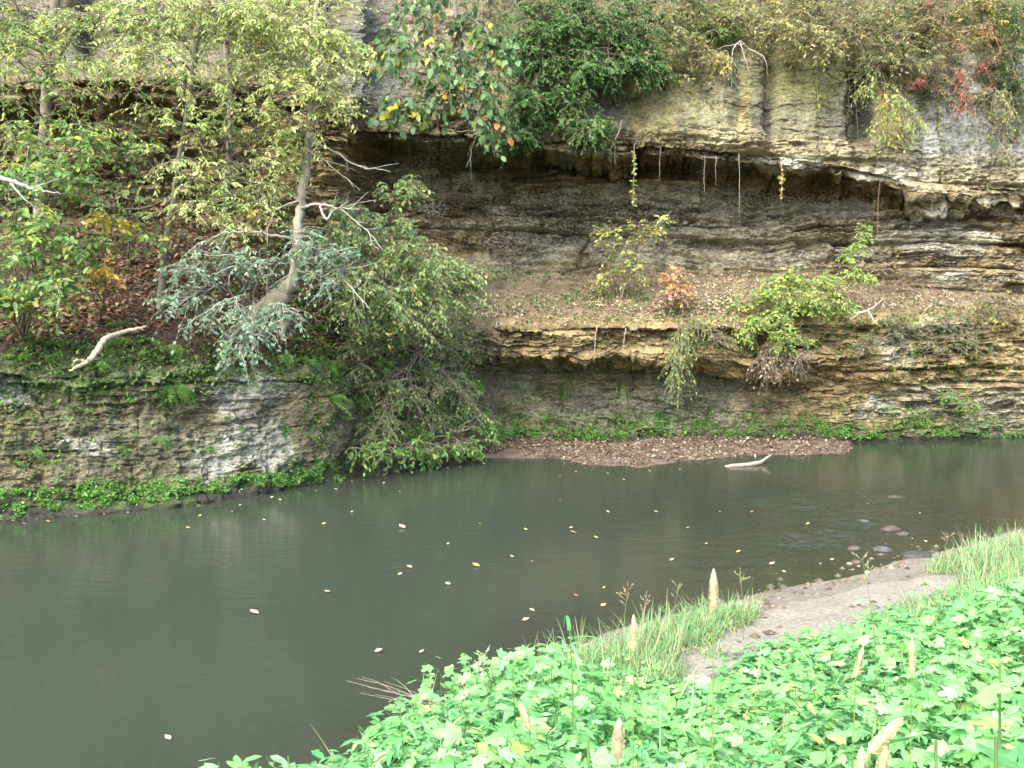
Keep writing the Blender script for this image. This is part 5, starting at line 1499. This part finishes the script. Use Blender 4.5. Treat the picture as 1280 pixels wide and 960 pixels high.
foxtail(892, 716, 762, 2.0, 'upright tan foxtail seed head standing against the sandy strip', 0, .0095, 1)
foxtail(792, 772, 814, 2.2, 'upright tan foxtail head left of the one at the sandy strip', 0, .0085, 2)
foxtail(662, 880, 912, 2.3, 'tilted tan foxtail head among lobed leaves, farthest left', -12, .009, 3)
foxtail(1070, 812, 845, 2.4, 'slightly tilted foxtail head above the leaves right of centre', 8, .0085, 4)
foxtail(1140, 800, 842, 2.4, 'upright faint foxtail head right of the slightly tilted one', 0, .0085, 5)
foxtail(772, 905, 948, 1.7, 'pale wide foxtail head near the bottom centre', 2, .011, 6, (.58, .54, .36))
foxtail(1088, 902, 940, 1.6, 'strongly leaning foxtail head at the bottom right', 36, .010, 7)
foxtail(1100, 928, 975, 1.6, 'foxtail head crossing just below the strongly leaning one', 8, .010, 8)
foxtail(1074, 940, 990, 1.6, 'foxtail head cut off by the lower frame edge', 3, .010, 9)


def panicle(px, py0, Y, label, tilt, seed, col=(.36, .29, .2), H=None, kind='panicle'):
    rng = np.random.default_rng(seed + 3000)
    tip = at(px, py0, Y)
    g = np.array([tip[0] - tilt, Y, 0]); g[2] = float(ground_z(g[0], Y))
    root = thing('seed_grass', g, label, 'grass stalk', 'flowering grass stalks on the near bank')
    mid_ = g * .4 + tip * .6 - np.array([tilt * .3, 0, 0])
    path = smooth_path(np.array([g, mid_, tip]), 16)
    mb = MB(); add_tube(mb, path, np.linspace(.004, .0015, 16), 4, (.24, .28, .12)); mb.build('stem', M_LEAF, root)
    hd = MB()
    for q in range(7):
        i = 15 - q // 2
        b0_ = path[min(i, 15)]
        dv = unit(np.array([rng.normal() * .8, rng.normal() * .4, .9]))
        L = rng.uniform(.05, .10)
        tp_ = b0_ + dv * L
        add_tube(hd, [b0_, (b0_ + tp_) / 2, tp_], [.0012, .001, .0008], 3, col)
        m = 16
        t = rng.uniform(.3, 1, m)
        leaf_geo(hd, T_QUAD, b0_ + dv * (L * t)[:, None], unit(dv + rng.normal(0, .5, (m, 3))), rdir(m, rng), .014, .007, pick([(1, col)], m, rng))
    hd.build('seed_head', M_SEED, root)


panicle(785, 738, 7.6, 'brown seeded grass stalk at the left of the shore grass', .05, 1)
panicle(806, 752, 7.7, 'shorter brown seeded stalk beside the leftmost one', .04, 2)
panicle(848, 735, 8.3, 'seeded grass stalk left of the upright foxtail', .06, 3, (.3, .3, .18))
panicle(925, 722, 8.8, 'thin seeded stalk at the right end of the shore grass', -.04, 4, (.33, .33, .2))
panicle(1078, 700, 6.2, 'tall pale flowering grass stalk leaning before the riffle', -.12, 5, (.42, .42, .26))
panicle(603, 825, 5.6, 'pale seeded stalk above the leaves at the left of the bank', -.05, 6, (.5, .46, .36))
panicle(1185, 672, 11.2, 'seeded grass stalk by the water at the right edge of frame', .05, 7)


def broad_plant(px, py, Y, label, seed, nl=6, L=.22, W=.05, pal=HERB2, name='broad_leaf_plant', tpl=None, top=.0):
    rng = np.random.default_rng(seed + 4000)
    c = at(px, py, Y)
    g = c.copy(); g[2] = float(ground_z(c[0], c[1]))
    root = thing(name, g, label, 'plant')
    mb = MB(); add_tube(mb, smooth_path(np.array([g, g * .5 + c * .5 + np.array([.02, 0, 0]), c]), 10), np.linspace(.005, .003, 10), 5, (.16, .3, .1)); mb.build('stem', M_LEAF, root)
    for q in range(nl):
        a = 2 * math.pi * q / nl + rng.normal(0, .3)
        f = rng.uniform(.65, 1)
        b0_ = g * (1 - f) + c * f
        lf = MB()
        out = np.array([[math.cos(a), math.sin(a), .5]])
        if tpl is None:
            blades(lf, b0_[None], unit(out), L * rng.uniform(.8, 1.2), W, .7, pick(pal, 1, rng, .1), 9)
        else:
            leaf_geo(lf, tpl, b0_[None] + unit(out) * .05, unit(out - UP * .5), unit(UP[None] + rng.normal(0, .25, (1, 3))), L * .6, L * .65, pick(pal, 1, rng, .1))
        lf.build('leaf', M_HERB, root)


broad_plant(735, 925, 1.9, 'broad strap leaved grass plant at the bottom centre', 1, 5, .26, .035)
broad_plant(712, 782, 5.2, 'grass plant with curled over blades at the bank edge', 2, 4, .42, .02)
broad_plant(1170, 925, 1.75, 'large lobed leaf plant near the bottom right corner', 3, 7, .22, .05, tpl=T_PALM)
broad_plant(1245, 920, 1.7, 'large lobed leaf plant touching the right frame edge', 4, 7, .22, .05, tpl=T_PALM)
broad_plant(1250, 830, 2.3, 'tall lobed leaf plant rising at the right', 5, 7, .2, .05, tpl=T_PALM)
broad_plant(500, 885, 4.2, 'lance leaved green plant at the left tip of the bank', 6, 9, .16, .035)
broad_plant(360, 945, 4.0, 'arching bladed plant at the lowest left end of the bank', 7, 6, .3, .02)
broad_plant(640, 835, 4.6, 'pale whorled leaf plant standing above the bank carpet', 8, 7, .16, .045)
